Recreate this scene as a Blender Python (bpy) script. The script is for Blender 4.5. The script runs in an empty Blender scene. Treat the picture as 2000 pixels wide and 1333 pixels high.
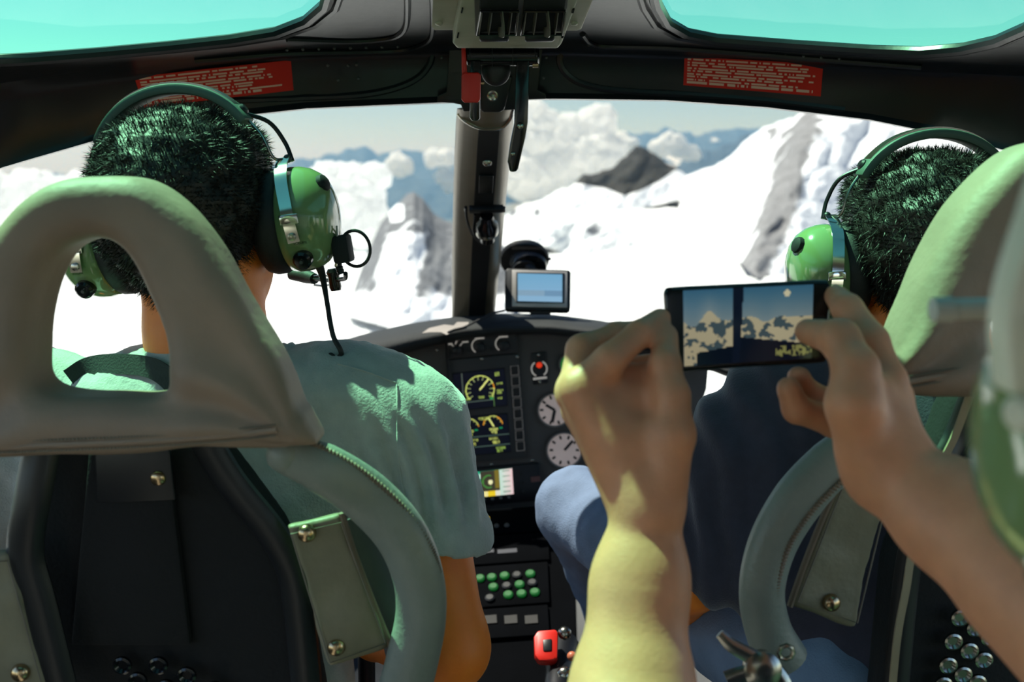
import bpy, bmesh, math, random
import numpy as np
from mathutils import Vector, Matrix, noise

random.seed(7)
scene = bpy.context.scene
COL = scene.collection
V = Vector

# ---------------------------------------------------------------- camera
FPX = 35.0 / 36.0 * 2000.0
CAM = V((0, 0, 1.15))
TH = math.radians(10.0)
FWD = V((0, math.cos(TH), -math.sin(TH)))
UP = V((0, math.sin(TH), math.cos(TH)))
cam_data = bpy.data.cameras.new('camera')
cam_data.lens = 35.0
cam_data.sensor_width = 36.0
cam_data.clip_start = 0.02
cam_data.clip_end = 90000.0
cam_data.dof.use_dof = True
cam_data.dof.focus_distance = 1.10
cam_data.dof.aperture_fstop = 5.6
cam = bpy.data.objects.new('camera', cam_data)
COL.objects.link(cam)
cam.location = CAM
cam.rotation_euler = (math.radians(90) - TH, 0, 0)
scene.camera = cam

# ---------------------------------------------------------------- light, sky, exposure
SUN = V((-0.46, 0.24, 1.0)).normalized()          # towards the sun: high on the left, a little ahead
world = bpy.data.worlds.new('world')
scene.world = world
world.use_nodes = True
wn = world.node_tree.nodes
wl = world.node_tree.links
sky = wn.new('ShaderNodeTexSky')
sky.sky_type = 'NISHITA'
sky.sun_disc = False
sky.sun_elevation = math.asin(SUN.z)
sky.sun_rotation = math.atan2(SUN.x, SUN.y)
sky.altitude = 2500
sky.air_density = 1.2
sky.dust_density = 2.0
sky.ozone_density = 1.5
wn['Background'].inputs['Strength'].default_value = 0.19
wl.new(sky.outputs[0], wn['Background'].inputs['Color'])
sun_data = bpy.data.lights.new('sun', 'SUN')
sun_data.energy = 14.0
sun_data.angle = math.radians(0.6)
sun_data.color = (1.0, 0.93, 0.82)
sun = bpy.data.objects.new('sun', sun_data)
COL.objects.link(sun)
sun.rotation_euler = SUN.to_track_quat('Z', 'Y').to_euler()
sun.location = (-3, 4, 5)
scene.view_settings.view_transform = 'Standard'
scene.view_settings.look = 'None'
scene.view_settings.gamma = 1.0
scene.view_settings.use_curve_mapping = False
scene.view_settings.exposure = 0.72
scene.cycles.use_adaptive_sampling = True
scene.cycles.adaptive_threshold = 0.02
scene.cycles.max_bounces = 7
scene.cycles.diffuse_bounces = 4
scene.cycles.transparent_max_bounces = 16
scene.cycles.caustics_reflective = False
scene.cycles.caustics_refractive = False


# ---------------------------------------------------------------- pixel helpers
def ray(px, py):
    return FWD + V((1, 0, 0)) * ((px - 1000.0) / FPX) + UP * ((666.5 - py) / FPX)


def P(px, py, d):
    return CAM + ray(px, py) * d


class Fr:
    """A plane in space through three points, with axes u (right), v (up), n (towards the cabin)."""
    def __init__(s, o, pu, pv):
        s.o = o
        s.u = (pu - o).normalized()
        v = (pv - o)
        s.v = (v - s.u * v.dot(s.u)).normalized()
        s.n = s.u.cross(s.v).normalized()
        if s.n.dot(CAM - o) < 0:
            s.n = -s.n

    def pp(s, px, py, n=0.0):
        r = ray(px, py)
        t = (s.o - CAM).dot(s.n) / r.dot(s.n)
        return CAM + r * t + s.n * n

    def uv(s, px, py):
        q = s.pp(px, py) - s.o
        return q.dot(s.u), q.dot(s.v)

    def pt(s, u, v, n=0.0):
        return s.o + s.u * u + s.v * v + s.n * n


def lerp_tab(tab, x):
    if x <= tab[0][0]:
        return np.array(tab[0][1:], float)
    for a, b in zip(tab, tab[1:]):
        if x <= b[0]:
            t = (x - a[0]) / (b[0] - a[0])
            return np.array(a[1:], float) * (1 - t) + np.array(b[1:], float) * t
    return np.array(tab[-1][1:], float)


def spline(pts, n=8, closed=False):
    """Catmull-Rom through points."""
    pts = [V(p) for p in pts]
    out = []
    m = len(pts)
    rng = range(m) if closed else range(m - 1)
    for i in rng:
        if closed:
            p0, p1, p2, p3 = pts[(i - 1) % m], pts[i], pts[(i + 1) % m], pts[(i + 2) % m]
        else:
            p1, p2 = pts[i], pts[i + 1]
            p0 = pts[i - 1] if i > 0 else p1 + (p1 - p2)
            p3 = pts[i + 2] if i + 2 < m else p2 + (p2 - p1)
        for k in range(n):
            t = k / n
            out.append(0.5 * ((2 * p1) + (p2 - p0) * t + (2 * p0 - 5 * p1 + 4 * p2 - p3) * t * t
                              + (3 * p1 - p0 - 3 * p2 + p3) * t * t * t))
    if not closed:
        out.append(pts[-1].copy())
    return out


# ---------------------------------------------------------------- materials
def lin(c):
    out = []
    for x in c[:3]:
        x = x / 255.0
        out.append(x / 12.92 if x <= 0.04045 else ((x + 0.055) / 1.055) ** 2.4)
    return (*out, 1.0)


MATS = {}


def mat(name, rgb, rough=0.5, metal=0.0, var=0.12, vscale=20.0, bump=0.0, bscale=200.0, emit=0.0, coat=0.0,
        sheen=0.0, sss=0.0, stretch=None, spec=0.5):
    if name in MATS:
        return MATS[name]
    m = bpy.data.materials.new(name)
    m.use_nodes = True
    nt = m.node_tree
    b = nt.nodes['Principled BSDF']
    base = lin(rgb)
    tc = nt.nodes.new('ShaderNodeTexCoord')
    src = tc.outputs['Object']
    if stretch:
        mp = nt.nodes.new('ShaderNodeMapping')
        mp.inputs['Scale'].default_value = stretch
        nt.links.new(src, mp.inputs['Vector'])
        src = mp.outputs['Vector']
    nz = nt.nodes.new('ShaderNodeTexNoise')
    nz.inputs['Scale'].default_value = vscale
    nz.inputs['Detail'].default_value = 4
    nt.links.new(src, nz.inputs['Vector'])
    rp = nt.nodes.new('ShaderNodeValToRGB')
    rp.color_ramp.elements[0].position = 0.3
    rp.color_ramp.elements[1].position = 0.7
    rp.color_ramp.elements[0].color = (*[x * (1 - var) for x in base[:3]], 1)
    rp.color_ramp.elements[1].color = (*[min(1, x * (1 + var)) for x in base[:3]], 1)
    nt.links.new(nz.outputs['Fac'], rp.inputs['Fac'])
    nt.links.new(rp.outputs['Color'], b.inputs['Base Color'])
    b.inputs['Roughness'].default_value = rough
    b.inputs['Metallic'].default_value = metal
    b.inputs['Specular IOR Level'].default_value = spec
    if coat:
        b.inputs['Coat Weight'].default_value = coat
        b.inputs['Coat Roughness'].default_value = 0.08
    if sheen:
        b.inputs['Sheen Weight'].default_value = sheen
        b.inputs['Sheen Roughness'].default_value = 0.4
    if sss:
        b.inputs['Subsurface Weight'].default_value = sss
        b.inputs['Subsurface Radius'].default_value = (0.012, 0.004, 0.002)
        b.inputs['Subsurface Scale'].default_value = 1.0
    if bump:
        n2 = nt.nodes.new('ShaderNodeTexNoise')
        n2.inputs['Scale'].default_value = bscale
        n2.inputs['Detail'].default_value = 3
        nt.links.new(src, n2.inputs['Vector'])
        bp = nt.nodes.new('ShaderNodeBump')
        bp.inputs['Strength'].default_value = bump
        bp.inputs['Distance'].default_value = 0.002
        nt.links.new(n2.outputs['Fac'], bp.inputs['Height'])
        nt.links.new(bp.outputs['Normal'], b.inputs['Normal'])
    if emit:
        nt.links.new(rp.outputs['Color'], b.inputs['Emission Color'])
        b.inputs['Emission Strength'].default_value = emit
    MATS[name] = m
    return m


def mat_vcol(name, rough=0.6, emit=0.0, spec=0.3):
    if name in MATS:
        return MATS[name]
    m = bpy.data.materials.new(name)
    m.use_nodes = True
    nt = m.node_tree
    b = nt.nodes['Principled BSDF']
    at = nt.nodes.new('ShaderNodeAttribute')
    at.attribute_name = 'print'
    nt.links.new(at.outputs['Color'], b.inputs['Base Color'])
    b.inputs['Roughness'].default_value = rough
    b.inputs['Specular IOR Level'].default_value = spec
    if emit:
        nt.links.new(at.outputs['Color'], b.inputs['Emission Color'])
        b.inputs['Emission Strength'].default_value = emit
    MATS[name] = m
    return m


def mat_glass(name, rgb, gloss=0.04):
    m = bpy.data.materials.new(name)
    m.use_nodes = True
    nt = m.node_tree
    nt.nodes.clear()
    out = nt.nodes.new('ShaderNodeOutputMaterial')
    tr = nt.nodes.new('ShaderNodeBsdfTransparent')
    tr.inputs['Color'].default_value = (*rgb, 1)
    gl = nt.nodes.new('ShaderNodeBsdfGlossy')
    gl.inputs['Roughness'].default_value = 0.03
    gl.inputs['Color'].default_value = (1, 1, 1, 1)
    mx = nt.nodes.new('ShaderNodeMixShader')
    mx.inputs['Fac'].default_value = gloss
    nt.links.new(tr.outputs[0], mx.inputs[1])
    nt.links.new(gl.outputs[0], mx.inputs[2])
    nt.links.new(mx.outputs[0], out.inputs['Surface'])
    MATS[name] = m
    return m


M_SHELL = mat('shell_black', (24, 29, 36), 0.34, bump=0.15, bscale=60, var=0.15)
M_SHELL_MATTE = mat('shell_matte', (26, 30, 36), 0.6, var=0.2)
M_BLACK = mat('black_plastic', (20, 22, 27), 0.42, var=0.2)
M_BLACKM = mat('black_matte', (15, 17, 21), 0.75, var=0.2)
M_BLACKG = mat('black_gloss', (17, 18, 22), 0.18, var=0.1)
M_PEDESTAL = mat('pedestal_black', (5, 6, 9), 0.9, var=0.2, spec=0.05)
M_RUBBER = mat('rubber', (24, 25, 28), 0.6, bump=0.2, bscale=300)
M_ALU = mat('brushed_metal', (182, 177, 162), 0.40, metal=0.25, var=0.06, vscale=8, bump=0.1, bscale=400, stretch=(1, 12, 1))
M_CHROME = mat('chrome', (215, 215, 210), 0.12, metal=1.0, var=0.04)
M_STEEL = mat('steel', (170, 168, 160), 0.25, metal=1.0, var=0.1)
M_BRASS = mat('brass_snap', (190, 165, 130), 0.25, metal=1.0, var=0.1)
M_RED = mat('red_paint', (214, 34, 22), 0.42, var=0.04)
M_OLIVE = mat('olive_enamel', (124, 148, 100), 0.14, coat=0.6, var=0.05)
M_LEATHER = mat('grey_leather', (148, 126, 110), 0.6, bump=0.35, bscale=120, var=0.14, vscale=12)
M_LEATHER2 = mat('pouch_leather', (128, 122, 100), 0.5, bump=0.3, bscale=150, var=0.15)
M_BOLSTER = mat('bolster_vinyl', (128, 134, 126), 0.42, bump=0.3, bscale=220, var=0.1)
M_PIPING = mat('piping', (120, 104, 88), 0.6, var=0.2)
M_SEATBLACK = mat('seat_black_cloth', (7, 8, 12), 0.85, bump=0.3, bscale=300, var=0.2)
M_MAROON = mat('maroon_cloth', (58, 26, 30), 0.85, bump=0.2, bscale=300)
M_PANEL = mat('panel_grey', (84, 80, 78), 0.62, var=0.08, bump=0.1, bscale=300)
M_GLARE = mat('glareshield_black', (30, 34, 36), 0.75, var=0.15, bump=0.3, bscale=250)
M_KNOB = mat('knob_dark', (28, 29, 32), 0.5)
M_GLOWW = mat('glowing_white', (215, 208, 198), 0.6, var=0.05, emit=0.16)  # slight glow added so the panel markings stand out as if backlit
M_DIALW = mat('glowing_dial_white', (228, 206, 198), 0.5, var=0.05, emit=0.10)  # faint glow added to brighten the white dial faces
M_TAPE = mat('grey_tape', (150, 140, 134), 0.6, var=0.15)
M_SKIN = mat('skin', (212, 146, 112), 0.5, var=0.1, vscale=40, bump=0.15, bscale=350, sss=0.15)
M_SKIN_P = mat('skin_warm_lit', (255, 134, 44), 0.5, var=0.1, vscale=40, bump=0.15, bscale=350, sss=0.15)  # orange light and brightness pushed into the skin colour
M_HAIR = mat('dark_hair', (34, 27, 24), 0.5, var=0.25, vscale=90, bump=0.6, bscale=160)
M_SHIRT = mat('grey_shirt', (176, 178, 176), 0.9, var=0.08, vscale=60, bump=0.45, bscale=420, sheen=0.6)
M_NAVY = mat('navy_shirt', (56, 54, 70), 0.9, var=0.12, vscale=60, bump=0.3, bscale=420, sheen=0.4)
M_JEANS = mat('washed_denim', (112, 130, 158), 0.9, var=0.12, vscale=30, bump=0.4, bscale=420)
M_DENIM_D = mat('dark_trousers', (40, 44, 54), 0.9, var=0.12, bump=0.3, bscale=420)
M_STITCH = mat('thread', (120, 112, 100), 0.8)
M_BELT = mat('webbing', (40, 52, 48), 0.75, bump=0.4, bscale=500)
M_GREENLED = mat('green_key', (12, 84, 30), 0.6, emit=0.30)
M_YELLOWLED = mat('yellow_lamp', (225, 185, 40), 0.5, emit=0.5)
M_REDGLOW = mat('red_glow', (235, 60, 30), 0.4, emit=0.4)
M_FLOOR = mat('floor_mat', (92, 90, 88), 0.85, bump=0.4, bscale=120)
M_REAR = mat('rear_lining', (188, 184, 172), 0.8, var=0.05)  # pale so the unseen rear wall reflects light onto the seat backs
M_GLASS = mat_glass('clear_acrylic', (0.90, 0.96, 0.92), 0.02)
M_TINT = mat_glass('dimming_acrylic', (0.315, 0.332, 0.322), 0.02)  # extra dark tint that dims the sunlit snow outside
M_GREENGLASS = mat_glass('green_acrylic', (0.195, 0.53, 0.33), 0.03)


# ---------------------------------------------------------------- object helpers
def tag(o, label=None, cat=None, group=None, kind=None):
    if label:
        o['label'] = label
    if cat:
        o['category'] = cat
    if group:
        o['group'] = group
    if kind:
        o['kind'] = kind
    return o


def empty(name, loc, label=None, cat=None, group=None, kind=None):
    o = bpy.data.objects.new(name, None)
    o.empty_display_size = 0.05
    COL.objects.link(o)
    o.location = V(loc)
    return tag(o, label, cat, group, kind)


def wloc(o):
    l = V((0, 0, 0))
    while o is not None:
        l = l + o.location
        o = o.parent
    return l


def link(name, me, c, parent):
    o = bpy.data.objects.new(name, me)
    COL.objects.link(o)
    if parent is not None:
        o.parent = parent
        o.location = c - wloc(parent)
    else:
        o.location = c
    return o


class MB:
    def __init__(s):
        s.v, s.f = [], []

    def add(s, vs, fs):
        b = len(s.v)
        s.v += [tuple(x) for x in vs]
        s.f += [tuple(b + i for i in f) for f in fs]
        return s

    def prism(s, poly, vec):
        """poly: world points; extruded by vec."""
        n = len(poly)
        vec = V(vec)
        vs = [V(p) for p in poly] + [V(p) + vec for p in poly]
        fs = [tuple(range(n - 1, -1, -1)), tuple(range(n, 2 * n))]
        for i in range(n):
            j = (i + 1) % n
            fs.append((i, j, n + j, n + i))
        return s.add(vs, fs)

    def fprism(s, fr, pix, n0, n1):
        return s.prism([fr.pp(x, y, n0) for x, y in pix], fr.n * (n1 - n0))

    def box(s, c, ax, ay, az):
        """c centre, half axes."""
        c, ax, ay, az = V(c), V(ax), V(ay), V(az)
        return s.prism([c - ax - ay - az, c + ax - ay - az, c + ax + ay - az, c - ax + ay - az], az * 2)

    def tube(s, path, r, n=10, caps=True, closed=False, flat=None):
        """flat=(dir, factor): squash the section along dir."""
        path = [V(p) for p in path]
        m = len(path)
        rs = list(r) if hasattr(r, '__len__') else [r] * m
        if len(rs) != m:
            k = len(rs)
            rs = [float(np.interp(i / (m - 1) * (k - 1), range(k), rs)) for i in range(m)]
        vs = []
        nrm = None
        for i in range(m):
            if closed:
                t = (path[(i + 1) % m] - path[i - 1])
            else:
                t = path[min(i + 1, m - 1)] - path[max(i - 1, 0)]
            t.normalize()
            if nrm is None:
                a = V((0, 0, 1)) if abs(t.z) < 0.9 else V((1, 0, 0))
                nrm = (a - t * a.dot(t)).normalized()
            else:
                nrm = (nrm - t * nrm.dot(t)).normalized()
            bn = t.cross(nrm)
            for k in range(n):
                a = 2 * math.pi * k / n
                w = (nrm * math.cos(a) + bn * math.sin(a)) * rs[i]
                if flat:
                    fd = V(flat[0]).normalized()
                    w = w - fd * w.dot(fd) * (1 - flat[1])
                vs.append(path[i] + w)
        fs = []
        for i in range(m if closed else m - 1):
            j = (i + 1) % m
            for k in range(n):
                l = (k + 1) % n
                fs.append((i * n + k, i * n + l, j * n + l, j * n + k))
        if caps and not closed:
            fs.append(tuple(range(n - 1, -1, -1)))
            fs.append(tuple((m - 1) * n + k for k in range(n)))
        return s.add(vs, fs)

    def ribbon(s, path, w, th, side):
        """A flat strap: path, half-width w along side (vector or list), thickness th."""
        path = [V(p) for p in path]
        m = len(path)
        vs = []
        for i in range(m):
            t = (path[min(i + 1, m - 1)] - path[max(i - 1, 0)]).normalized()
            sd = V(side[i] if isinstance(side, list) else side)
            sd = (sd - t * sd.dot(t)).normalized()
            nn = t.cross(sd)
            ww = w[i] if hasattr(w, '__len__') else w
            for a, b in ((-1, -1), (1, -1), (1, 1), (-1, 1)):
                vs.append(path[i] + sd * ww * a + nn * th * 0.5 * b)
        fs = []
        for i in range(m - 1):
            for k in range(4):
                l = (k + 1) % 4
                fs.append((i * 4 + k, i * 4 + l, i * 4 + 4 + l, i * 4 + 4 + k))
        fs.append((3, 2, 1, 0))
        fs.append(tuple((m - 1) * 4 + k for k in range(4)))
        return s.add(vs, fs)

    def lathe(s, o, ax, prof, n=24, sx=1.0, sy=1.0, ref=None):
        """prof: (dist along axis, radius)."""
        o, ax = V(o), V(ax).normalized()
        a = V(ref) if ref is not None else (V((0, 0, 1)) if abs(ax.z) < 0.9 else V((1, 0, 0)))
        e1 = (a - ax * a.dot(ax)).normalized()
        e2 = ax.cross(e1)
        vs = []
        for (h, r) in prof:
            for k in range(n):
                t = 2 * math.pi * k / n
                vs.append(o + ax * h + e1 * (r * sx * math.cos(t)) + e2 * (r * sy * math.sin(t)))
        fs = []
        for i in range(len(prof) - 1):
            for k in range(n):
                l = (k + 1) % n
                fs.append((i * n + k, i * n + l, i * n + n + l, i * n + n + k))
        fs.append(tuple(range(n - 1, -1, -1)))
        fs.append(tuple((len(prof) - 1) * n + k for k in range(n)))
        return s.add(vs, fs)

    def dome(s, o, ax, r, h, n=12):
        prof = [(h * math.sin(t), r * math.cos(t)) for t in [i * math.pi / 2 / 4 for i in range(5)]]
        prof[-1] = (h, r * 0.02)
        return s.lathe(o, ax, [(-h * 0.3, r)] + prof, n)

    def ball(s, o, r, n=12):
        prof = [(-r * math.cos(math.pi * i / 8), max(r * math.sin(math.pi * i / 8), r * 0.02)) for i in range(9)]
        return s.lathe(o, (0, 0, 1), prof, n)

    def grid(s, rows, flip=False):
        nr, nc = len(rows), len(rows[0])
        fs = []
        for i in range(nr - 1):
            for j in range(nc - 1):
                q = (i * nc + j, i * nc + j + 1, (i + 1) * nc + j + 1, (i + 1) * nc + j)
                fs.append(q[::-1] if flip else q)
        return s.add([p for r in rows for p in r], fs)

    def build(s, name, m, parent=None, smooth=True, bevel=0.0, solid=0.0, sub=0, kind=None, label=None, fixn=True, seg=2):
        me = bpy.data.meshes.new(name)
        c = V(np.mean(np.array(s.v, float), axis=0).tolist())
        me.from_pydata([tuple(V(p) - c) for p in s.v], [], s.f)
        if fixn:
            bm = bmesh.new()
            bm.from_mesh(me)
            bmesh.ops.recalc_face_normals(bm, faces=bm.faces)
            bm.to_mesh(me)
            bm.free()
        me.materials.append(m)
        o = link(name, me, c, parent)
        if smooth:
            me.polygons.foreach_set('use_smooth', [True] * len(me.polygons))
        if solid:
            md = o.modifiers.new('solid', 'SOLIDIFY')
            md.thickness = solid
            md.offset = 0
        if bevel:
            md = o.modifiers.new('bevel', 'BEVEL')
            md.width = bevel
            md.segments = seg
            md.limit_method = 'ANGLE'
            md.angle_limit = math.radians(40)
        if sub:
            md = o.modifiers.new('sub', 'SUBSURF')
            md.levels = md.render_levels = sub
        if smooth and not sub:
            md = o.modifiers.new('sharp', 'EDGE_SPLIT')
            md.split_angle = math.radians(38)
        if kind:
            o['kind'] = kind
        if label:
            o['label'] = label
        return o


def dup(src, loc_world, parent, rot=None):
    o = src.copy()
    COL.objects.link(o)
    o.parent = parent
    o.location = V(loc_world) - (wloc(parent) if parent else V((0, 0, 0)))
    if rot is not None:
        o.rotation_euler = rot
    return o


# ---------------------------------------------------------------- implicit surfaces (continuous bodies)
def surface_nets(F, org, h):
    S = F < 0
    nx, ny, nz = F.shape
    cnt = np.zeros((nx - 1, ny - 1, nz - 1), np.int8)
    for dx in (0, 1):
        for dy in (0, 1):
            for dz in (0, 1):
                cnt += S[dx:nx - 1 + dx, dy:ny - 1 + dy, dz:nz - 1 + dz]
    act = (cnt > 0) & (cnt < 8)
    idx = np.argwhere(act)
    lut = -np.ones(act.shape, np.int32)
    lut[act] = np.arange(len(idx))
    acc = np.zeros((len(idx), 3))
    n = np.zeros(len(idx))
    corners = [(a, b, c) for a in (0, 1) for b in (0, 1) for c in (0, 1)]
    val = {c: F[idx[:, 0] + c[0], idx[:, 1] + c[1], idx[:, 2] + c[2]] for c in corners}
    for c in corners:
        for ax in range(3):
            if c[ax] == 0:
                e = list(c)
                e[ax] = 1
                e = tuple(e)
                a, b = val[c], val[e]
                cr = (a < 0) != (b < 0)
                t = np.where(cr, a / np.where(cr, a - b, 1), 0)
                p = np.array(c, float)[None, :].repeat(len(idx), 0)
                p[:, ax] += t
                acc += p * cr[:, None]
                n += cr
    vs = (idx + acc / n[:, None]) * h + np.array(org)[None, :]
    faces = []
    for ax in range(3):
        sl0 = [slice(1, -1)] * 3
        sl0[ax] = slice(0, -1)
        sl1 = [slice(1, -1)] * 3
        sl1[ax] = slice(1, None)
        a, b = S[tuple(sl0)], S[tuple(sl1)]
        for sgn, msk in ((1, a & ~b), (0, ~a & b)):
            e = np.argwhere(msk)
            if not len(e):
                continue
            off = np.array([1, 1, 1])
            off[ax] = 0
            e = e + off
            o1, o2 = [(1, 2), (2, 0), (0, 1)][ax]
            q = []
            for (u, w) in ((-1, -1), (0, -1), (0, 0), (-1, 0)):
                k = e.copy()
                k[:, o1] += u
                k[:, o2] += w
                q.append(lut[k[:, 0], k[:, 1], k[:, 2]])
            q = np.stack(q, 1)
            if not sgn:
                q = q[:, ::-1]
            faces.append(q)
    return vs, np.concatenate(faces)


def _np(v):
    return np.array(v, np.float32)


class Body:
    """Smooth union of tapered limbs and ellipsoids, meshed as one surface."""
    def __init__(s):
        s.p = []

    def cone(s, a, b, ra, rb, k=0.01, flat=None, sub=False):
        s.p.append(('c', _np(a), _np(b), ra, rb, k, flat, sub))
        return s

    def chain(s, pts, rs, k=0.01, flat=None):
        for i in range(len(pts) - 1):
            s.cone(pts[i], pts[i + 1], rs[i], rs[i + 1], k, flat)
        return s

    def ell(s, c, r, k=0.01, R=None, sub=False):
        s.p.append(('e', _np(c), _np(r), np.array(R if R is not None else Matrix.Identity(3), np.float32), 0, k, None, sub))
        return s

    def half(s, o, n, k=0.002):
        """cut away what lies on the n side of the plane"""
        s.p.append(('h', _np(o), _np(V(n).normalized()), 0, 0, k, None, True))
        return s

    def mesh(s, h):
        lo, hi = np.full(3, 1e9), np.full(3, -1e9)
        bb = []
        for q in s.p:
            if q[0] == 'c':
                r = max(q[3], q[4]) * (max(1.0, q[6][1]) if q[6] else 1.0)
                l, u = np.minimum(q[1], q[2]) - r, np.maximum(q[1], q[2]) + r
            elif q[0] == 'e':
                r = float(max(q[2]))
                l, u = q[1] - r, q[1] + r
            else:
                bb.append(None)
                continue
            pad = q[5] + 3 * h
            bb.append((l - pad, u + pad))
            if not q[7]:
                lo, hi = np.minimum(lo, l - 4 * h), np.maximum(hi, u + 4 * h)
        n = np.ceil((hi - lo) / h).astype(int) + 1
        F = np.full(n, 0.5, np.float32)
        ax = [(lo[i] + np.arange(n[i]) * h).astype(np.float32) for i in range(3)]
        for q, b in zip(s.p, bb):
            if b is None:
                sl = tuple(slice(0, n[i]) for i in range(3))
            else:
                i0 = np.clip(np.floor((b[0] - lo) / h).astype(int), 0, n)
                i1 = np.clip(np.ceil((b[1] - lo) / h).astype(int) + 1, 0, n)
                if np.any(i1 <= i0):
                    continue
                sl = tuple(slice(i0[i], i1[i]) for i in range(3))
            X = np.stack(np.meshgrid(ax[0][sl[0]], ax[1][sl[1]], ax[2][sl[2]], indexing='ij'), -1)
            if q[0] == 'c':
                ab = q[2] - q[1]
                t = np.clip(((X - q[1]) @ ab) / max(float(ab @ ab), 1e-9), 0, 1)
                dv = X - q[1] - t[..., None] * ab
                if q[6]:
                    fd = _np(V(q[6][0]).normalized())
                    cm = dv @ fd
                    dv = dv + (cm * (1 / q[6][1] - 1))[..., None] * fd
                d = np.sqrt((dv * dv).sum(-1)) - (q[3] + (q[4] - q[3]) * t)
            elif q[0] == 'e':
                L = (X - q[1]) @ q[3]
                r = q[2]
                k0 = np.sqrt(((L / r) ** 2).sum(-1))
                k1 = np.sqrt(((L / (r * r)) ** 2).sum(-1))
                d = k0 * (k0 - 1) / np.maximum(k1, 1e-6)
            else:
                d = (X - q[1]) @ q[2]
                d = -d
            A = F[sl]
            k = q[5]
            if q[7]:
                hh = np.clip(0.5 + 0.5 * (A + d) / k, 0, 1)
                F[sl] = -d * (1 - hh) + A * hh + k * hh * (1 - hh)
            else:
                hh = np.clip(0.5 + 0.5 * (d - A) / k, 0, 1)
                F[sl] = d * (1 - hh) + A * hh - k * hh * (1 - hh)
        return surface_nets(F, lo, h)

    def build(s, name, h, m, parent, disp=None, smooth_it=2, extra=None):
        vs, fs = s.mesh(h)
        return np_mesh(name, vs, fs, m, parent, disp, smooth_it, extra)


def vnormals(vs, fs):
    a, b, c, d = (vs[fs[:, i]] for i in range(4))
    fn = np.cross(c - a, d - b)
    vn = np.zeros_like(vs)
    for i in range(4):
        np.add.at(vn, fs[:, i], fn)
    return vn / np.maximum(np.linalg.norm(vn, axis=1, keepdims=True), 1e-12)


def np_mesh(name, vs, fs, m, parent, disp=None, smooth_it=2, extra=None):
    for _ in range(smooth_it):
        acc = np.zeros_like(vs)
        n = np.zeros(len(vs))
        for i in range(4):
            j = (i + 1) % 4
            np.add.at(acc, fs[:, i], vs[fs[:, j]])
            np.add.at(acc, fs[:, j], vs[fs[:, i]])
            np.add.at(n, fs[:, i], 1)
            np.add.at(n, fs[:, j], 1)
        vs = vs * 0.5 + 0.5 * acc / np.maximum(n, 1)[:, None]
    if disp:
        vn = vnormals(vs, fs)
        dd = np.array([disp(V(p), V(q)) for p, q in zip(vs, vn)])
        vs = vs + vn * dd[:, None]
    faces = [tuple(int(i) for i in q) for q in fs]
    verts = [tuple(p) for p in vs]
    if extra:
        ev, ef = extra(vs, vnormals(vs, fs))
        b = len(verts)
        verts += ev
        faces += [tuple(b + i for i in f) for f in ef]
    c = V(vs.mean(0).tolist())
    me = bpy.data.meshes.new(name)
    me.from_pydata([tuple(V(p) - c) for p in verts], [], faces)
    me.materials.append(m)
    me.polygons.foreach_set('use_smooth', [True] * len(me.polygons))
    return link(name, me, c, parent)


def poly_sdf(poly, U, W):
    """signed distance to a closed 2D polygon, arrays U, W."""
    d = np.full(U.shape, 1e9)
    ins = np.zeros(U.shape, bool)
    n = len(poly)
    for i in range(n):
        (x0, y0), (x1, y1) = poly[i], poly[(i + 1) % n]
        ex, ey = x1 - x0, y1 - y0
        t = np.clip(((U - x0) * ex + (W - y0) * ey) / (ex * ex + ey * ey + 1e-12), 0, 1)
        d = np.minimum(d, np.hypot(U - x0 - t * ex, W - y0 - t * ey))
        if y0 != y1:
            c = ((y0 > W) != (y1 > W)) & (U < (x1 - x0) * (W - y0) / (y1 - y0) + x0)
            ins ^= c
    return np.where(ins, -d, d)


def slab(name, fr, outer, hole, n0, n1, rnd, h, m, parent, disp=None):
    """A padded slab: 2D pixel outline on a frame with an optional hole, edges rounded by rnd."""
    po = [fr.uv(*p) for p in outer]
    ph = [fr.uv(*p) for p in hole] if hole else None
    us = [p[0] for p in po]
    ws = [p[1] for p in po]
    lo = np.array([min(us) - 3 * h, min(ws) - 3 * h, n0 - 3 * h])
    hi = np.array([max(us) + 3 * h, max(ws) + 3 * h, n1 + 3 * h])
    n = np.ceil((hi - lo) / h).astype(int) + 1
    U, W = np.meshgrid(lo[0] + np.arange(n[0]) * h, lo[1] + np.arange(n[1]) * h, indexing='ij')
    d2 = poly_sdf(po, U, W)
    if ph:
        d2 = np.maximum(d2, -poly_sdf(ph, U, W))
    N = lo[2] + np.arange(n[2]) * h
    dn = np.abs(N - (n0 + n1) / 2) - (n1 - n0) / 2 + rnd
    D2 = (d2 + rnd)[:, :, None]
    DN = dn[None, None, :]
    F = np.minimum(np.maximum(D2, DN), 0) + np.sqrt(np.maximum(D2, 0) ** 2 + np.maximum(DN, 0) ** 2) - rnd
    vs, fs = surface_nets(F.astype(np.float32), lo, h)
    R = np.array([fr.u, fr.v, fr.n])
    w = vs @ R + np.array(fr.o)
    if fr.u.cross(fr.v).dot(fr.n) < 0:
        fs = fs[:, ::-1]
    return np_mesh(name, w, fs, m, parent, disp, 2)


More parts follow.
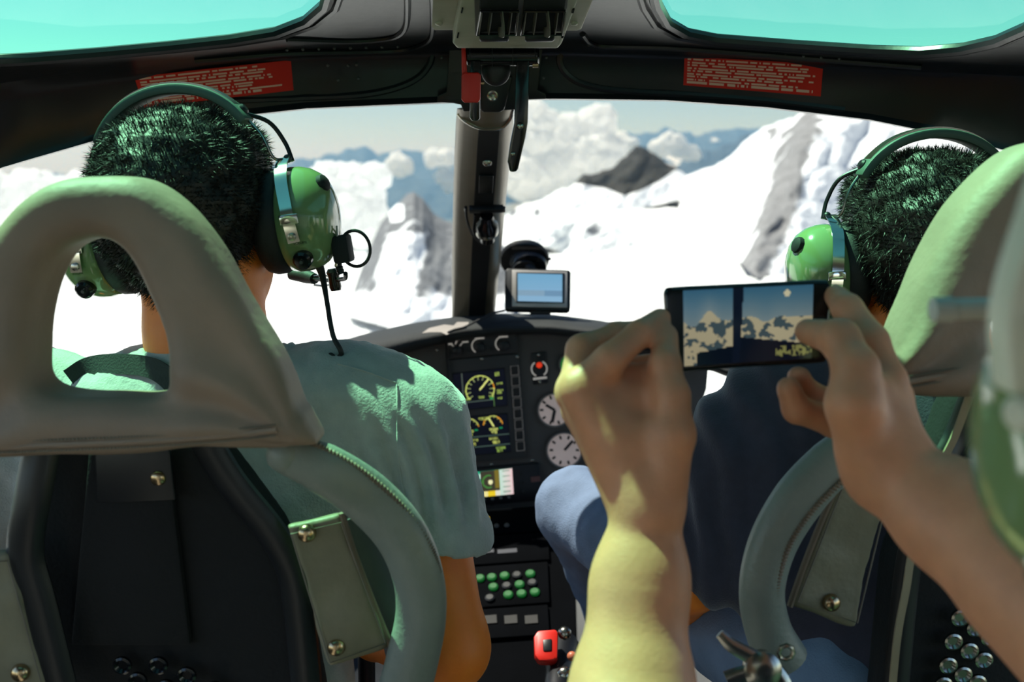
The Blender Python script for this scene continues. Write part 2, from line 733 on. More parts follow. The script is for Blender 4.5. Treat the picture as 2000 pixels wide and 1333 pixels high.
def print_sheet(name, corner, nu, nv, img, m, parent, thick=0.0006):
    """A thin printed sheet. corner = (top-left, top-right, bottom-right, bottom-left); img(u, v) -> sRGB, v down."""
    tl, tr, br, bl = [V(c) for c in corner]
    nrm = (tr - tl).cross(bl - tl).normalized()
    if nrm.dot(CAM - tl) < 0:
        nrm = -nrm
    vs, fs, cols = [], [], []
    for j in range(nv + 1):
        for i in range(nu + 1):
            u, v = i / nu, j / nv
            vs.append((tl * (1 - u) + tr * u) * (1 - v) + (bl * (1 - u) + br * u) * v + nrm * thick)
    for j in range(nv):
        for i in range(nu):
            a = j * (nu + 1) + i
            fs.append((a, a + nu + 1, a + nu + 2, a + 1))
            cols.append(lin(img((i + 0.5) / nu, (j + 0.5) / nv)))
    b = len(vs)
    vs += [p - nrm * thick * 2 for p in (tl, tr, br, bl)]
    q = [0, nu, (nu + 1) * (nv + 1) - 1, nv * (nu + 1)]
    fs += [(b, b + 1, b + 2, b + 3), (q[0], q[1], b + 1, b), (q[1], q[2], b + 2, b + 1), (q[2], q[3], b + 3, b + 2), (q[3], q[0], b, b + 3)]
    cols += [cols[0]] * 5
    c = (tl + tr + br + bl) / 4
    me = bpy.data.meshes.new(name)
    me.from_pydata([tuple(p - c) for p in vs], [], fs)
    ca = me.color_attributes.new('print', 'FLOAT_COLOR', 'CORNER')
    flat = []
    for f, cc in zip(me.polygons, cols):
        flat += list(cc) * f.loop_total
    ca.data.foreach_set('color', flat)
    me.materials.append(m)
    return link(name, me, c, parent)


def text_mesh(name, s, fr, px, py, hpx, m, parent, n=0.001, dist=None):
    """Raised lettering on a frame, centred at a pixel, with letter height in pixels at that place."""
    cu = bpy.data.curves.new(name, 'FONT')
    cu.body = s
    cu.align_x = 'CENTER'
    cu.align_y = 'CENTER'
    size = (fr.pp(px, py - hpx / 2) - fr.pp(px, py + hpx / 2)).length / 0.7
    cu.size = size
    to = bpy.data.objects.new(name, cu)
    me = bpy.data.meshes.new_from_object(to)
    bpy.data.objects.remove(to)
    bpy.data.curves.remove(cu)
    c = fr.pp(px, py, n)
    for v in me.vertices:
        v.co = fr.u * v.co.x + fr.v * v.co.y
    me.materials.clear()
    me.materials.append(m)
    return link(name, me, c, parent)


#==STRUCTURE==
# ================================================================ CABIN SHELL
def roof_z(x, y):
    return 1.310 + (1.35 - y) * 0.10 - 0.20 * x * x


def roof_pp(px, py, n=0.0):
    r = ray(px, py)
    d = 0.3
    for _ in range(4000):
        q = CAM + r * d
        if q.z >= roof_z(q.x, q.y) - n:
            return q
        d += 0.001
    return q


ROW_A = [(-500, 520, 0.98), (-200, 400, 1.13), (0, 325, 1.23), (200, 268, 1.295), (400, 232, 1.34), (600, 210, 1.37), (850, 199, 1.385),
         (1060, 191, 1.385), (1300, 194, 1.37), (1500, 208, 1.345), (1700, 232, 1.305), (1850, 262, 1.265), (2000, 300, 1.215), (2200, 370, 1.12), (2500, 500, 0.98)]
ROW_B = [(-500, 270), (0, 180), (262, 142), (560, 106), (840, 98), (1095, 95), (1340, 102), (1620, 122), (1900, 140), (2100, 150), (2500, 200)]


def row_b(px):
    return float(lerp_tab(ROW_B, px)[0])


def beam_d(px, py):
    a = lerp_tab(ROW_A, px)
    b = row_b(px)
    t = (a[0] - py) / (a[0] - b)
    return a[1] - 0.035 * t


def beam_pp(px, py, n=0.0):
    return P(px, py, beam_d(px, py) - n)


beam = empty('trim_1', P(1000, 190, 1.4), kind='structure')
tag(beam, 'glossy black riveted cross beam above the windscreen')
xs = list(range(-500, 2501, 50))
rows = []
for t in (-0.06, 0.0, 0.12, 0.5, 0.9, 1.0):
    r = []
    for x in xs:
        a = lerp_tab(ROW_A, x)
        b = row_b(x)
        py = a[0] + (b - a[0]) * t
        q = P(x, py, a[1] - 0.035 * t) if t >= 0 else P(x, a[0], a[1] + 0.05)
        if t in (0.12, 0.5, 0.9):
            q = q + FWD * 0.008
        r.append(q)
    rows.append(r)
rows.append([roof_pp(x, row_b(x) - 22) for x in xs])
MB().grid(rows).build('beam_skin', M_SHELL, beam, solid=0.006)
top_edge = [roof_pp(x, row_b(x) - 22) for x in xs]


def delaunay_surface(outlines, inside, zf, step=0.06):
    """outlines: list of closed 2D loops; inside(x, y): keep triangle; returns MB with vertices at height zf."""
    from mathutils.geometry import delaunay_2d_cdt
    pts, edges = [], []
    for loop in outlines:
        b = len(pts)
        pts += [V((p[0], p[1])) for p in loop]
        edges += [(b + i, b + (i + 1) % len(loop)) for i in range(len(loop))]
    allx = [p.x for p in pts]
    ally = [p.y for p in pts]
    x = min(allx) + step / 2
    while x < max(allx):
        y = min(ally) + step / 2
        while y < max(ally):
            pts.append(V((x, y)))
            y += step
        x += step
    vs, es, fs, _, _, _ = delaunay_2d_cdt(pts, edges, [], 0, 1e-5)
    keep = []
    for f in fs:
        c = sum((vs[i] for i in f), V((0, 0))) / len(f)
        if inside(c.x, c.y):
            keep.append(tuple(f))
    used = sorted({i for f in keep for i in f})
    mp = {k: i for i, k in enumerate(used)}
    mb = MB()
    mb.add([(vs[i].x, vs[i].y, zf(vs[i].x, vs[i].y)) for i in used], [tuple(mp[i] for i in f) for f in keep])
    return mb


def in_poly(loop, x, y):
    c = False
    n = len(loop)
    for i in range(n):
        x0, y0 = loop[i][0], loop[i][1]
        x1, y1 = loop[(i + 1) % n][0], loop[(i + 1) % n][1]
        if (y0 > y) != (y1 > y) and x < (x1 - x0) * (y - y0) / (y1 - y0) + x0:
            c = not c
    return c


lw_pix = [(-160, 130), (-60, 113), (60, 107), (200, 96), (330, 84), (450, 71), (540, 56), (600, 33), (635, 2), (650, -50)]
rw_pix = [(1270, -50), (1282, 0), (1302, 36), (1340, 58), (1400, 70), (1550, 82), (1700, 92), (1800, 95), (1880, 88), (1950, 72), (2010, 45), (2050, 5), (2070, -50)]
lw = [roof_pp(*p).xy for p in lw_pix]
rw = [roof_pp(*p).xy for p in rw_pix]
lw = [tuple(p) for p in lw] + [(-0.120, 0.85), (-0.100, 0.72), (-0.100, 0.35), (-0.120, 0.29), (-0.18, 0.26), (-0.50, 0.26), (-0.55, 0.29), (-0.58, 0.35), (-0.60, 0.70)]  # unseen rear part widened inwards so the sun reaches the hand
rw = [tuple(p) for p in rw] + [(0.60, 0.70), (0.58, 0.35), (0.55, 0.29), (0.50, 0.26), (0.22, 0.26), (0.16, 0.29), (0.14, 0.35)]
front = [tuple(p.xy) for p in top_edge]
front = [p for p in front if abs(p[0]) < 0.80]
outer = [(-0.82, -0.95)] + [(-0.82, front[0][1])] + front + [(0.82, front[-1][1]), (0.82, -0.95)]
roof = empty('ceiling', (0, 0.2, 1.38), kind='structure')
tag(roof, 'dark cabin ceiling shell around two green roof windows')
delaunay_surface([outer, lw, rw], lambda x, y: in_poly(outer, x, y) and not in_poly(lw, x, y) and not in_poly(rw, x, y), roof_z).build(
    'ceiling_skin', M_SHELL, roof, solid=0.006)
def big(loop, k=1.02):
    cx = sum(p[0] for p in loop) / len(loop)
    cy = sum(p[1] for p in loop) / len(loop)
    return [(cx + (p[0] - cx) * k, cy + (p[1] - cy) * k) for p in loop]


for nm, loop in (('window_3', lw), ('window_4', rw)):
    o = delaunay_surface([big(loop)], lambda x, y, L=big(loop): in_poly(L, x, y), lambda x, y: roof_z(x, y) + 0.001).build(nm, M_GREENGLASS, None)
    tag(o, 'green tinted roof window pane ' + ('above the pilot on the left' if nm == 'window_3' else 'above the right-hand seat'), kind='structure')
    rim = [V((p[0], p[1], roof_z(p[0], p[1]) - 0.004)) for p in loop]
    MB().tube(rim, 0.007, 8, closed=True).build('window_rim', M_SHELL, roof)
    cx = sum(p[0] for p in loop) / len(loop)
    cy = sum(p[1] for p in loop) / len(loop)
    rim2 = [V((cx + (p[0] - cx) * 1.06, cy + (p[1] - cy) * 1.045, roof_z(p[0], p[1]) - 0.006)) for p in loop]
    MB().tube(rim2, 0.004, 6, closed=True).build('ceiling_bead', M_SHELL, roof)

# stamped beads of the beam and rivets
for path in ([(300, 205), (450, 196), (600, 190), (700, 185), (770, 172), (815, 152), (838, 126), (845, 102)],
             [(1096, 100), (1093, 118), (1103, 140), (1130, 160), (1180, 173), (1260, 180), (1340, 184), (1500, 196), (1650, 214)]):
    MB().tube(spline([beam_pp(x, y, -0.006) for x, y in path], 5), 0.0055, 8).build('stamped_bead', M_SHELL, beam)
for path in ([(380, 118), (560, 104), (700, 101), (780, 98), (820, 88), (843, 70), (846, 20), (843, -40)],
             [(1138, 66), (1152, 82), (1185, 90), (1300, 93), (1450, 103), (1620, 117), (1800, 131)],
             [(560, 76), (680, 80), (745, 76), (778, 68), (793, 50), (796, 10), (794, -40)]):
    MB().tube(spline([roof_pp(x, y, 0.004) for x, y in path], 5), 0.004, 8).build('stamped_bead', M_SHELL, beam)
rv = None
riv = [(640, 128), (680, 128), (696, 126), (660, 156), (700, 153), (862, 112), (895, 112), (868, 188), (895, 188), (893, 133), (893, 158),
       (1067, 112), (1062, 152), (1052, 183), (1012, 160), (997, 183), (1000, 152)]
for i, (x, y) in enumerate(riv):
    p = beam_pp(x, y, 0.008)
    if rv is None:
        rv = MB().dome(p, -FWD, 0.0022, 0.0014, 10).build('rivet', mat('rivet_grey', (96, 100, 104), 0.35, metal=0.4), beam)
    else:
        dup(rv, p, beam)
for x in list(range(560, 780, 31)) + list(range(1150, 1660, 35)):
    p = roof_pp(x, row_b(x) - 9, 0.003)
    dup(rv, p, beam)

# red placards on the beam
M_PRINT = mat_vcol('print', 0.55)


def placard_img(seed, flip=False):
    rr = random.Random(seed)
    rowsn = 9
    ends = [rr.uniform(0.72, 0.96) for _ in range(rowsn)]
    gaps = [sorted(rr.uniform(0.05, 0.95) for _ in range(14)) for _ in range(rowsn)]

    def f(u, v):
        red, ink = (214, 40, 30), (236, 196, 182)
        if u < 0.025 or u > 0.975 or v < 0.06 or v > 0.94:
            return red
        k = (v - 0.06) / 0.88 * rowsn
        i, fr_ = int(k), k - int(k)
        if fr_ < 0.62 and u < ends[min(i, rowsn - 1)]:
            if any(abs(u - g) < 0.008 for g in gaps[min(i, rowsn - 1)]):
                return red
            return ink
        return red
    return f


for lab, seed, q in (('red warning placard with pale print above the pilot', 3, [(262, 150), (568, 117), (573, 176), (281, 210)]),
                     ('red warning placard with pale print above the right windscreen', 5, [(1337, 110), (1608, 125), (1603, 188), (1335, 166)])):
    c = [beam_pp(x, y, -0.003) for x, y in q]
    nn = -FWD
    o = print_sheet('warning_placard', c, 120, 36, placard_img(seed), M_PRINT, None, 0.001)
    tag(o, lab, 'placard', 'red warning placards on the beam')

# windscreen panes, curved, from the beam down to the nose
def glass_pt(s, v):
    """s in -1..1 across, v 0 top .. 1 bottom"""
    px = 1000 + s * 1400
    a = lerp_tab(ROW_A, px)
    A = P(px, a[0] - 6, a[1] + 0.02)
    x = s * 0.82
    B = V((x, 2.62 - 1.25 * s * s, 0.33))
    q = A.lerp(B, v)
    out = V((s * 0.7, 1.0, 0.35)).normalized()
    return q + out * (0.13 * math.sin(math.pi * v))


for nm, s0, s1, lab in (('window_1', -1.0, -0.045, 'curved left windscreen pane tinted dark to dim the view outside'), ('window_2', -0.045, 1.0, 'curved right windscreen pane tinted dark to dim the view outside')):
    rows = [[glass_pt(s0 + (s1 - s0) * i / 20, j / 14) for i in range(21)] for j in range(15)]
    o = MB().grid(rows).build(nm, M_TINT, None, fixn=False)
    tag(o, lab, kind='structure')

# nose shell under the glass, floor, walls
nose = []
for j, (k, z) in enumerate(((1.0, 0.33), (1.0, 0.2), (0.93, 0.05), (0.8, -0.02))):
    nose.append([V((s * 0.82 * (0.9 + 0.1 * k), (2.62 - 1.25 * s * s) * k, z)) for s in [i / 12 - 1 for i in range(25)]])
o = MB().grid(nose).build('wall_front', M_SHELL_MATTE, None, solid=0.01)
tag(o, 'dark nose shell below the windscreen', kind='structure')
o = MB().box((0, 0.62, -0.02), (0.82, 0, 0), (0, 1.57, 0), (0, 0, 0.02)).build('floor', M_FLOOR, None)
tag(o, 'dark ribbed cabin floor', kind='structure')


def wall(nm, x, sgn, lab):
    w = empty(nm, (x, 0.3, 0.6), kind='structure')
    tag(w, lab)
    outer = [(-0.95, 0.0), (1.30, 0.0), (1.37, 0.33), (1.20, 0.9), (1.0, 1.235 - 0.03), (-0.95, 1.36)]
    h1 = [(0.30, 0.60), (1.18, 0.56), (1.20, 0.66), (1.06, 0.95), (0.94, 1.12), (0.86, 1.15), (0.36, 1.19), (0.30, 1.15)]
    h2 = [(-0.86, 0.46), (0.18, 0.46), (0.24, 0.50), (0.24, 1.19), (0.20, 1.23), (-0.82, 1.29), (-0.88, 1.24), (-0.88, 0.50)]
    mb = delaunay_surface([outer, h1, h2], lambda a, b: in_poly(outer, a, b) and not in_poly(h1, a, b) and not in_poly(h2, a, b), lambda a, b: 0, 0.15)
    mb.v = [(x, a, b) for a, b, _ in mb.v]
    mb.build('door_skin', mat('door_lining', (96, 95, 92), 0.8), w, smooth=False, solid=0.02)
    for h in (h1, h2):
        MB().add([(x, a, b) for a, b in h], [tuple(range(len(h)))]).build('side_pane', M_GLASS, w, smooth=False, fixn=False)
        MB().tube([V((x - sgn * 0.012, a, b)) for a, b in h], 0.008, 8, closed=True).build('window_seal', M_RUBBER, w)


wall('wall_left', -0.82, -1, 'dark cabin side with windows on the pilot side')
wall('wall_right', 0.82, 1, 'dark cabin side with windows beside the right seat')
o = MB().box((0, -0.96, 0.68), (0.83, 0, 0), (0, 0.01, 0), (0, 0, 0.70)).build('wall_back', M_REAR, None)
tag(o, 'pale rear bulkhead that bounces light into the cabin', kind='structure')

# centre post of the windscreen
post = empty('trim_2', P(925, 612, 2.05), kind='structure')
tag(post, 'black faceted centre post between the windscreen panes')
PT = [(196, 897, 1000, 1.37), (240, 893, 1000, 1.44), (300, 890, 995, 1.54), (400, 887, 985, 1.70), (500, 885, 976, 1.86), (620, 884, 964, 2.05)]


def post_pt(py, f, n=0.0):
    a = lerp_tab(PT, py)
    return P(a[0] + (a[1] - a[0]) * f, py, a[2] - n)


sec = [(0.0, -0.045), (0.0, -0.02), (0.06, -0.006), (0.14, 0.0), (0.42, 0.017), (0.78, 0.017), (0.93, 0.002), (1.0, -0.02), (1.0, -0.045)]
rows = [[post_pt(py, f, n) for f, n in sec] for py in range(212, 636, 16)]
MB().grid(rows).build('post_cover', mat('post_metal', (128, 116, 98), 0.36, metal=0.35, var=0.12), post, solid=0.004)  # black post cover coloured pale to carry its bevel highlights
sec2 = [(0.40, 0.014), (0.405, 0.0215), (0.775, 0.0215), (0.78, 0.014)]
rows = [[post_pt(py, f, n) for f, n in sec2] for py in range(250, 626, 25)]
MB().grid(rows).build('cover_strip', M_BLACKM, post, solid=0.002)
MB().dome(post_pt(316, 0.60, 0.023), (post_pt(316, .6, 1) - post_pt(316, .6, 0)), 0.0075, 0.004).build('screw', M_STEEL, post)
MB().fprism(Fr(post_pt(372, 0.55, .02), post_pt(372, .9, .02), post_pt(330, .55, .02)), [(936, 338), (964, 338), (962, 372), (935, 372)], 0.002, 0.006).build('access_cover', M_BLACK, post, bevel=0.001)
# upper post: bracket plate and inner channel
UPF = Fr(beam_pp(955, 205, 0.01), beam_pp(1060, 205, 0.01), beam_pp(955, 100, 0.01))
MB().fprism(UPF, [(878, 92), (1060, 92), (1050, 176), (1066, 184), (1066, 194), (1010, 196), (1006, 215), (905, 218), (900, 205), (884, 202), (854, 200), (854, 188), (872, 180)], -0.004, 0.0).build('bracket_plate', M_BLACK, post, bevel=0.0012)
MB().fprism(UPF, [(940, 145), (1002, 145), (985, 212), (975, 216), (945, 216), (938, 212)], 0.0, 0.012).build('inner_channel', M_BLACK, post, bevel=0.004)
MB().lathe(UPF.pp(962, 182, 0.012), UPF.n, [(0, 0.0075), (0.002, 0.0075), (0.0025, 0.006), (0.001, 0.003)], 20).build('eyelet', M_STEEL, post)
rows = [[post_pt(238, f, n + 0.012 * k) for f, n in [(0.0, -0.02), (0.14, 0.004), (0.42, 0.020), (0.78, 0.020), (0.95, 0.003), (1.0, -0.02)]] for k in (0, 1)]
cl = [post_pt(py, f, n) for (f, n, py) in [(0.0, -0.015, 222), (0.14, 0.005, 236), (0.42, 0.020, 250), (0.78, 0.020, 250), (0.95, 0.004, 234), (1.0, -0.012, 215)]]
MB().tube(spline(cl, 4), 0.003, 8).build('collar_edge', M_STEEL, post)
# ================================================================ OVERHEAD CONSOLE
OC = Fr(P(893, 90, 1.12), P(1090, 88.5, 1.12), P(915, 0, 1.035))
oc = empty('overhead_console', OC.pp(990, 60), 'grey brushed metal overhead console with two black air vents', 'console')
MB().fprism(OC, [(848, 84), (843, 78), (850, -80), (1205, -80), (1170, 0), (1136, 82), (1128, 85)], -0.020, -0.016).build('flange', M_ALU, oc, bevel=0.0008)
MB().fprism(OC, [(893, 90), (884, 80), (915, -90), (1160, -90), (1098, 80), (1090, 90)], -0.016, 0.004).build('housing', M_ALU, oc, bevel=0.003)
MB().fprism(OC, [(918, 55), (930, 20), (928, 62), (1072, 62), (1095, 40), (1108, 5), (1115, -60), (925, -60)][3:] + [(928, 62)], 0.004, 0.006).build('vent_bezel', mat('dark_alu', (96, 95, 90), 0.4, metal=0.5), oc, bevel=0.001)
for (x0, x1, xs0) in ((932, 1007, 4), (1018, 1098, 6)):
    vt = MB().fprism(OC, [(x0, 48), (x0 + 8, -45), (x1 + 10, -45), (x1, 48)], 0.006, 0.009).build('air_vent', M_BLACKM, oc, bevel=0.001)
    fr_pts = [(x0, 48), (x0 + 8, 2), (x1 + 4, 2), (x1, 48)]
    MB().tube([OC.pp(x, y, 0.012) for x, y in fr_pts], 0.0018, 6, closed=True).build('vent_frame', M_BLACKG, vt)
    for k, t in enumerate((0.02, 0.28, 0.55, 0.80, 0.98)):
        a = x0 + (x1 - x0) * t
        bow = 0.010 if k == 2 else 0.0
        path = spline([OC.pp(a, 46, 0.010), OC.pp(a + 3 + (6 if k == 2 else 0), 24, 0.012 + bow), OC.pp(a + 6, 3, 0.010)], 6)
        MB().ribbon(path, 0.0055 if k == 2 else 0.004, 0.0012, OC.n + OC.u * 0.25).build('slat', mat('slat_grey', (120, 114, 104), 0.3, metal=0.4), vt)
    MB().lathe(OC.pp((x0 + 5 + x1 - 17) / 2 - 27, 55, 0.006), OC.u, [(0, 0.008), (0.002, 0.0095), (0.030, 0.0095), (0.032, 0.008)], 20).build('thumbwheel', M_BLACK, oc)
for x, y in ((857, 71), (1122, 71), (1160, 2)):
    MB().dome(OC.pp(x, y, -0.016), OC.n, 0.0042, 0.0018).build('screw', M_ALU, oc)
for x0, y0, x1, y1 in ((902, 8, 905, 17), (894, 57, 897, 66), (1118, 10, 1122, 17), (1098, 58, 1102, 66)):
    MB().fprism(OC, [(x0, y0), (x1, y0), (x1 - 2, y1), (x0 - 2, y1)], 0.003, 0.0055).build('slot', M_BLACKM, oc)

# ================================================================ ENGINE CONTROL LEVERS
LV = Fr(P(920, 130, 1.20), P(1050, 130, 1.20), P(920, 92, 1.195))
lv = empty('control_lever_quadrant', LV.pp(980, 110), 'black overhead lever quadrant with a red guarded lever below the console', 'lever')
MB().lathe(LV.pp(910, 108, 0), LV.u, [(0, 0.010), (0.002, 0.0125), (0.086, 0.0125), (0.088, 0.010)], 24).build('pivot_drum', M_BLACKG, lv)
MB().box(LV.pp(982, 92, -0.006), LV.u * 0.043, LV.v * 0.010, LV.n * 0.010).build('drum_bracket', M_BLACK, lv, bevel=0.002)
for x in (918, 961, 1001, 1044):
    MB().lathe(LV.pp(x, 108, 0), LV.u, [(0, 0.0131), (0.0008, 0.0131)], 24).build('drum_ring', M_KNOB, lv)
MB().lathe(LV.pp(968, 138, -0.015), LV.n, [(0, 0.018), (0.004, 0.017), (0.008, 0.012), (0.010, 0.004)], 24).build('cam_disc', M_KNOB, lv)
# left lever
MB().fprism(LV, [(920, 118), (939, 118), (938, 232), (934, 236), (922, 236), (918, 230)], 0.004, 0.012).build('lever_arm', M_BLACKG, lv, bevel=0.0025)
MB().fprism(LV, [(1008, 118), (1034, 118), (1031, 240), (1026, 270), (1012, 330), (1008, 335), (995, 335), (991, 315), (996, 280), (1004, 240)], 0.0, 0.010).build('lever_arm', M_BLACKG, lv, bevel=0.0025)
MB().fprism(LV, [(902, 88), (910, 92), (914, 148), (903, 160)], 0.008, 0.014).build('guard_arm', M_RED, lv, bevel=0.0015)
MB().fprism(LV, [(903, 148), (908, 143), (936, 143), (940, 147), (939, 196), (934, 201), (909, 201), (903, 196)], 0.010, 0.024).build('red_guard', M_RED, lv, bevel=0.003, seg=3)
MB().dome(LV.pp(1016, 246, 0.010), LV.n, 0.0045, 0.003).build('rivet', M_STEEL, lv)
MB().dome(LV.pp(1002, 300, 0.010), LV.n, 0.003, 0.002).build('rivet', M_STEEL, lv)
MB().lathe(LV.pp(940, 163, 0.016), LV.u, [(0, 0.002), (0.004, 0.002)], 10).build('pin', M_BRASS, lv)
MB().lathe(LV.pp(1040, 127, 0.004), LV.u, [(0, 0.0035), (0.007, 0.0035)], 10).build('pin', M_BRASS, lv)

# ================================================================ MAP LIGHT ON THE POST
ML = Fr(post_pt(440, 0.3, 0.03), post_pt(440, 0.8, 0.03), post_pt(400, 0.3, 0.03))
ml = empty('map_light', ML.pp(948, 440), 'small black swivel map light clamped to the centre post', 'lamp')
MB().fprism(ML, [(916, 401), (983, 399), (983, 406), (917, 408)], 0.0, 0.010).build('clamp_bar', M_BLACK, ml, bevel=0.001)
for x in (910, 925, 978, 984):
    MB().lathe(ML.pp(x, 404, 0.005), ML.v, [(-0.006, 0.003), (0.006, 0.003)], 10).build('clamp_screw', M_BLACK, ml)
MB().lathe(ML.pp(951, 412, 0.010), -ML.v + ML.n * 0.25, [(0, 0.011), (0.012, 0.013), (0.020, 0.019), (0.034, 0.019), (0.040, 0.013), (0.060, 0.0125), (0.063, 0.010)], 24).build('lamp_body', M_BLACKG, ml)
MB().lathe(ML.pp(951, 434, 0.014), -ML.v + ML.n * 0.25, [(0, 0.0195), (0.004, 0.0205), (0.008, 0.0195)], 24).build('knurled_ring', M_STEEL, ml)
MB().tube(spline([ML.pp(910, 408, 0.004), ML.pp(913, 425, 0.008), ML.pp(924, 448, 0.012), ML.pp(938, 462, 0.012), ML.pp(945, 460, 0.016)], 6), 0.0022, 8).build('cable', M_RUBBER, ml)
MB().tube(spline([ML.pp(928, 412, 0.008), ML.pp(925, 435, 0.018), ML.pp(936, 452, 0.020)], 6), 0.0016, 8).build('cable', M_RUBBER, ml)

# ================================================================ INSTRUMENT PANEL
IP = Fr(P(887, 730, 1.95), P(987, 719, 1.95), P(905, 885, 1.97))
IP.v = -IP.v if IP.v.z < 0 else IP.v
ip = empty('instrument_panel', P(980, 1000, 1.97), 'dark grey cockpit instrument panel with padded glareshield and screens', 'instrument panel')
MB().fprism(IP, [(540, 720), (640, 690), (760, 668), (880, 645), (1000, 630), (1120, 632), (1250, 655), (1385, 700), (1380, 760), (1340, 880), (1320, 1010), (560, 1010), (540, 800)], -0.05, 0.0).build('faceplate', M_PANEL, ip, bevel=0.002)
GT = [(480, 730), (560, 700), (640, 673), (720, 650), (800, 632), (900, 617), (985, 612), (1080, 615), (1180, 628), (1280, 652), (1380, 690), (1430, 715)]
GL = [(480, 800), (560, 768), (640, 737), (720, 708), (800, 683), (900, 660), (985, 650), (1080, 650), (1180, 662), (1280, 684), (1380, 716), (1430, 736)]
rows = [[], [], [], [], [], []]
for x in range(480, 1431, 25):
    yt = float(lerp_tab(GT, x)[0])
    yl = float(lerp_tab(GL, x)[0])
    cv = 0.28 * ((x - 985) / 500.0) ** 2
    rows[0].append(P(x, yt + 6, 2.14 - cv))
    rows[1].append(P(x, yt, 2.08 - cv))
    rows[2].append(P(x, yt * 0.75 + yl * 0.25, 1.94 - cv * 0.8))
    rows[3].append(P(x, yt * 0.35 + yl * 0.65, 1.885 - cv * 0.7))
    rows[4].append(P(x, yl, 1.885 - cv * 0.6))
    rows[5].append(P(x, yl + 3, 1.97 - cv * 0.4))
MB().grid(rows).build('glareshield', M_GLARE, ip, solid=0.006, sub=1)


def disc(fr, px, py, rpx, n0, n1, name, m, parent, seg=32, bevel=0.0):
    r = (fr.pp(px + rpx, py) - fr.pp(px, py)).length
    return MB().lathe(fr.pp(px, py, n0), fr.n, [(0, r), (n1 - n0, r)], seg).build(name, m, parent, bevel=bevel)


def ring(fr, px, py, rpx, wpx, n, name, m, parent, a0=0, a1=360, seg=40, th=0.0012):
    c = fr.pp(px, py)
    k = (fr.pp(px + 100, py) - c).length / 100
    mb = MB()
    inn, out = [], []
    for i in range(seg + 1):
        a = math.radians(a0 + (a1 - a0) * i / seg)
        dirv = fr.u * math.cos(a) + fr.v * math.sin(a)
        inn.append(c + dirv * (rpx - wpx / 2) * k)
        out.append(c + dirv * (rpx + wpx / 2) * k)
    mb.grid([[p + fr.n * n for p in inn], [p + fr.n * n for p in out], [p + fr.n * (n + th) for p in out], [p + fr.n * (n + th) for p in inn], [p + fr.n * n for p in inn]])
    return mb.build(name, m, parent, smooth=False)


def bar(fr, pts, wpx, n, name, m, parent, th=0.001):
    k = (fr.pp(pts[0][0] + 100, pts[0][1]) - fr.pp(*pts[0])).length / 100
    return MB().ribbon([fr.pp(x, y, n) for x, y in pts], wpx / 2 * k, th, fr.n.cross((fr.pp(*pts[-1]) - fr.pp(*pts[0])).normalized())).build(name, m, parent, smooth=False)


def fq(fr, x0, y0, x1, y1, slope=-0.105):
    """pixel rectangle on the tilted panel: keeps the tilt of the panel rows"""
    return [(x0, y0), (x1, y0 + (x1 - x0) * slope), (x1 + (y1 - y0) * 0.07, y1 + (x1 - x0) * slope), (x0 + (y1 - y0) * 0.07, y1)]


# switch strip
st = MB().fprism(IP, [(874, 661), (1008, 651), (1012, 687), (877, 699)], 0.0, 0.014).build('switch_strip', mat('strip', (52, 51, 52), 0.6), ip, bevel=0.002)
for x, y, r in ((893, 682, 10), (936, 676, 11), (984, 673, 11)):
    MB().lathe(IP.pp(x, y, 0.014), IP.n, [(0, r * 0.001), (0.014, r * 0.00088), (0.016, r * 0.0006)], 20).build('knob', M_KNOB, st)
for x, y, a0, a1 in ((936, 674, 80, 235), (982, 670, 80, 235)):
    ring(IP, x, y, 14, 2.6, 0.0142, 'scale_arc', M_GLOWW, st, a0, a1, 18)
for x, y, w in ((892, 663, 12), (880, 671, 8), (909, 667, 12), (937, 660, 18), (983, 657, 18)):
    bar(IP, [(x - w / 2, y), (x + w / 2, y - 1)], 3, 0.0146, 'marking', M_GLOWW, st)
bar(IP, [(893, 663), (890, 671)], 2.4, 0.0146, 'marking', M_GLOWW, st)
bar(IP, [(882, 671), (888, 676)], 2.2, 0.0146, 'marking', M_GLOWW, st)
bar(IP, [(903, 669), (898, 675)], 2.2, 0.0146, 'marking', M_GLOWW, st)
for x, y in ((917, 681), (961, 679)):
    ring(IP, x, y, 3, 1.6, 0.0142, 'marking', M_KNOB, st)

# twin-screen engine display
M_SCREEN = mat_vcol('lit_screen', 0.25, emit=0.55)
ed = MB().fprism(IP, [(873, 703), (1012, 690), (1028, 893), (888, 905)], 0.0, 0.010).build('engine_display', mat('display_grey', (60, 59, 60), 0.55, var=0.05), ip, bevel=0.002)


def seg_d(u, v, x0, y0, x1, y1):
    ex, ey = x1 - x0, y1 - y0
    t = max(0, min(1, ((u - x0) * ex + (v - y0) * ey) / (ex * ex + ey * ey)))
    return math.hypot(u - x0 - t * ex, v - y0 - t * ey)


def glyphs(u, v, x, y, n, w, h, seed):
    """a short row of small characters, drawn as 3 x 5 dot cells"""
    if not (x <= u < x + n * w and y <= v < y + h):
        return False
    i = int((u - x) / w)
    fu = (u - x) / w - i
    fv = (v - y) / h
    if fu > 0.75:
        return False
    cell = (int(fu / 0.25), int(fv * 5))
    pat = [0x7B6F, 0x2C97, 0x73E7, 0x73CF, 0x5BC9, 0x79CF, 0x79EF, 0x7249, 0x7BEF, 0x7BCF][(seed * 7 + i * 3) % 10]
    return bool(pat >> (14 - (cell[1] * 3 + cell[0])) & 1)


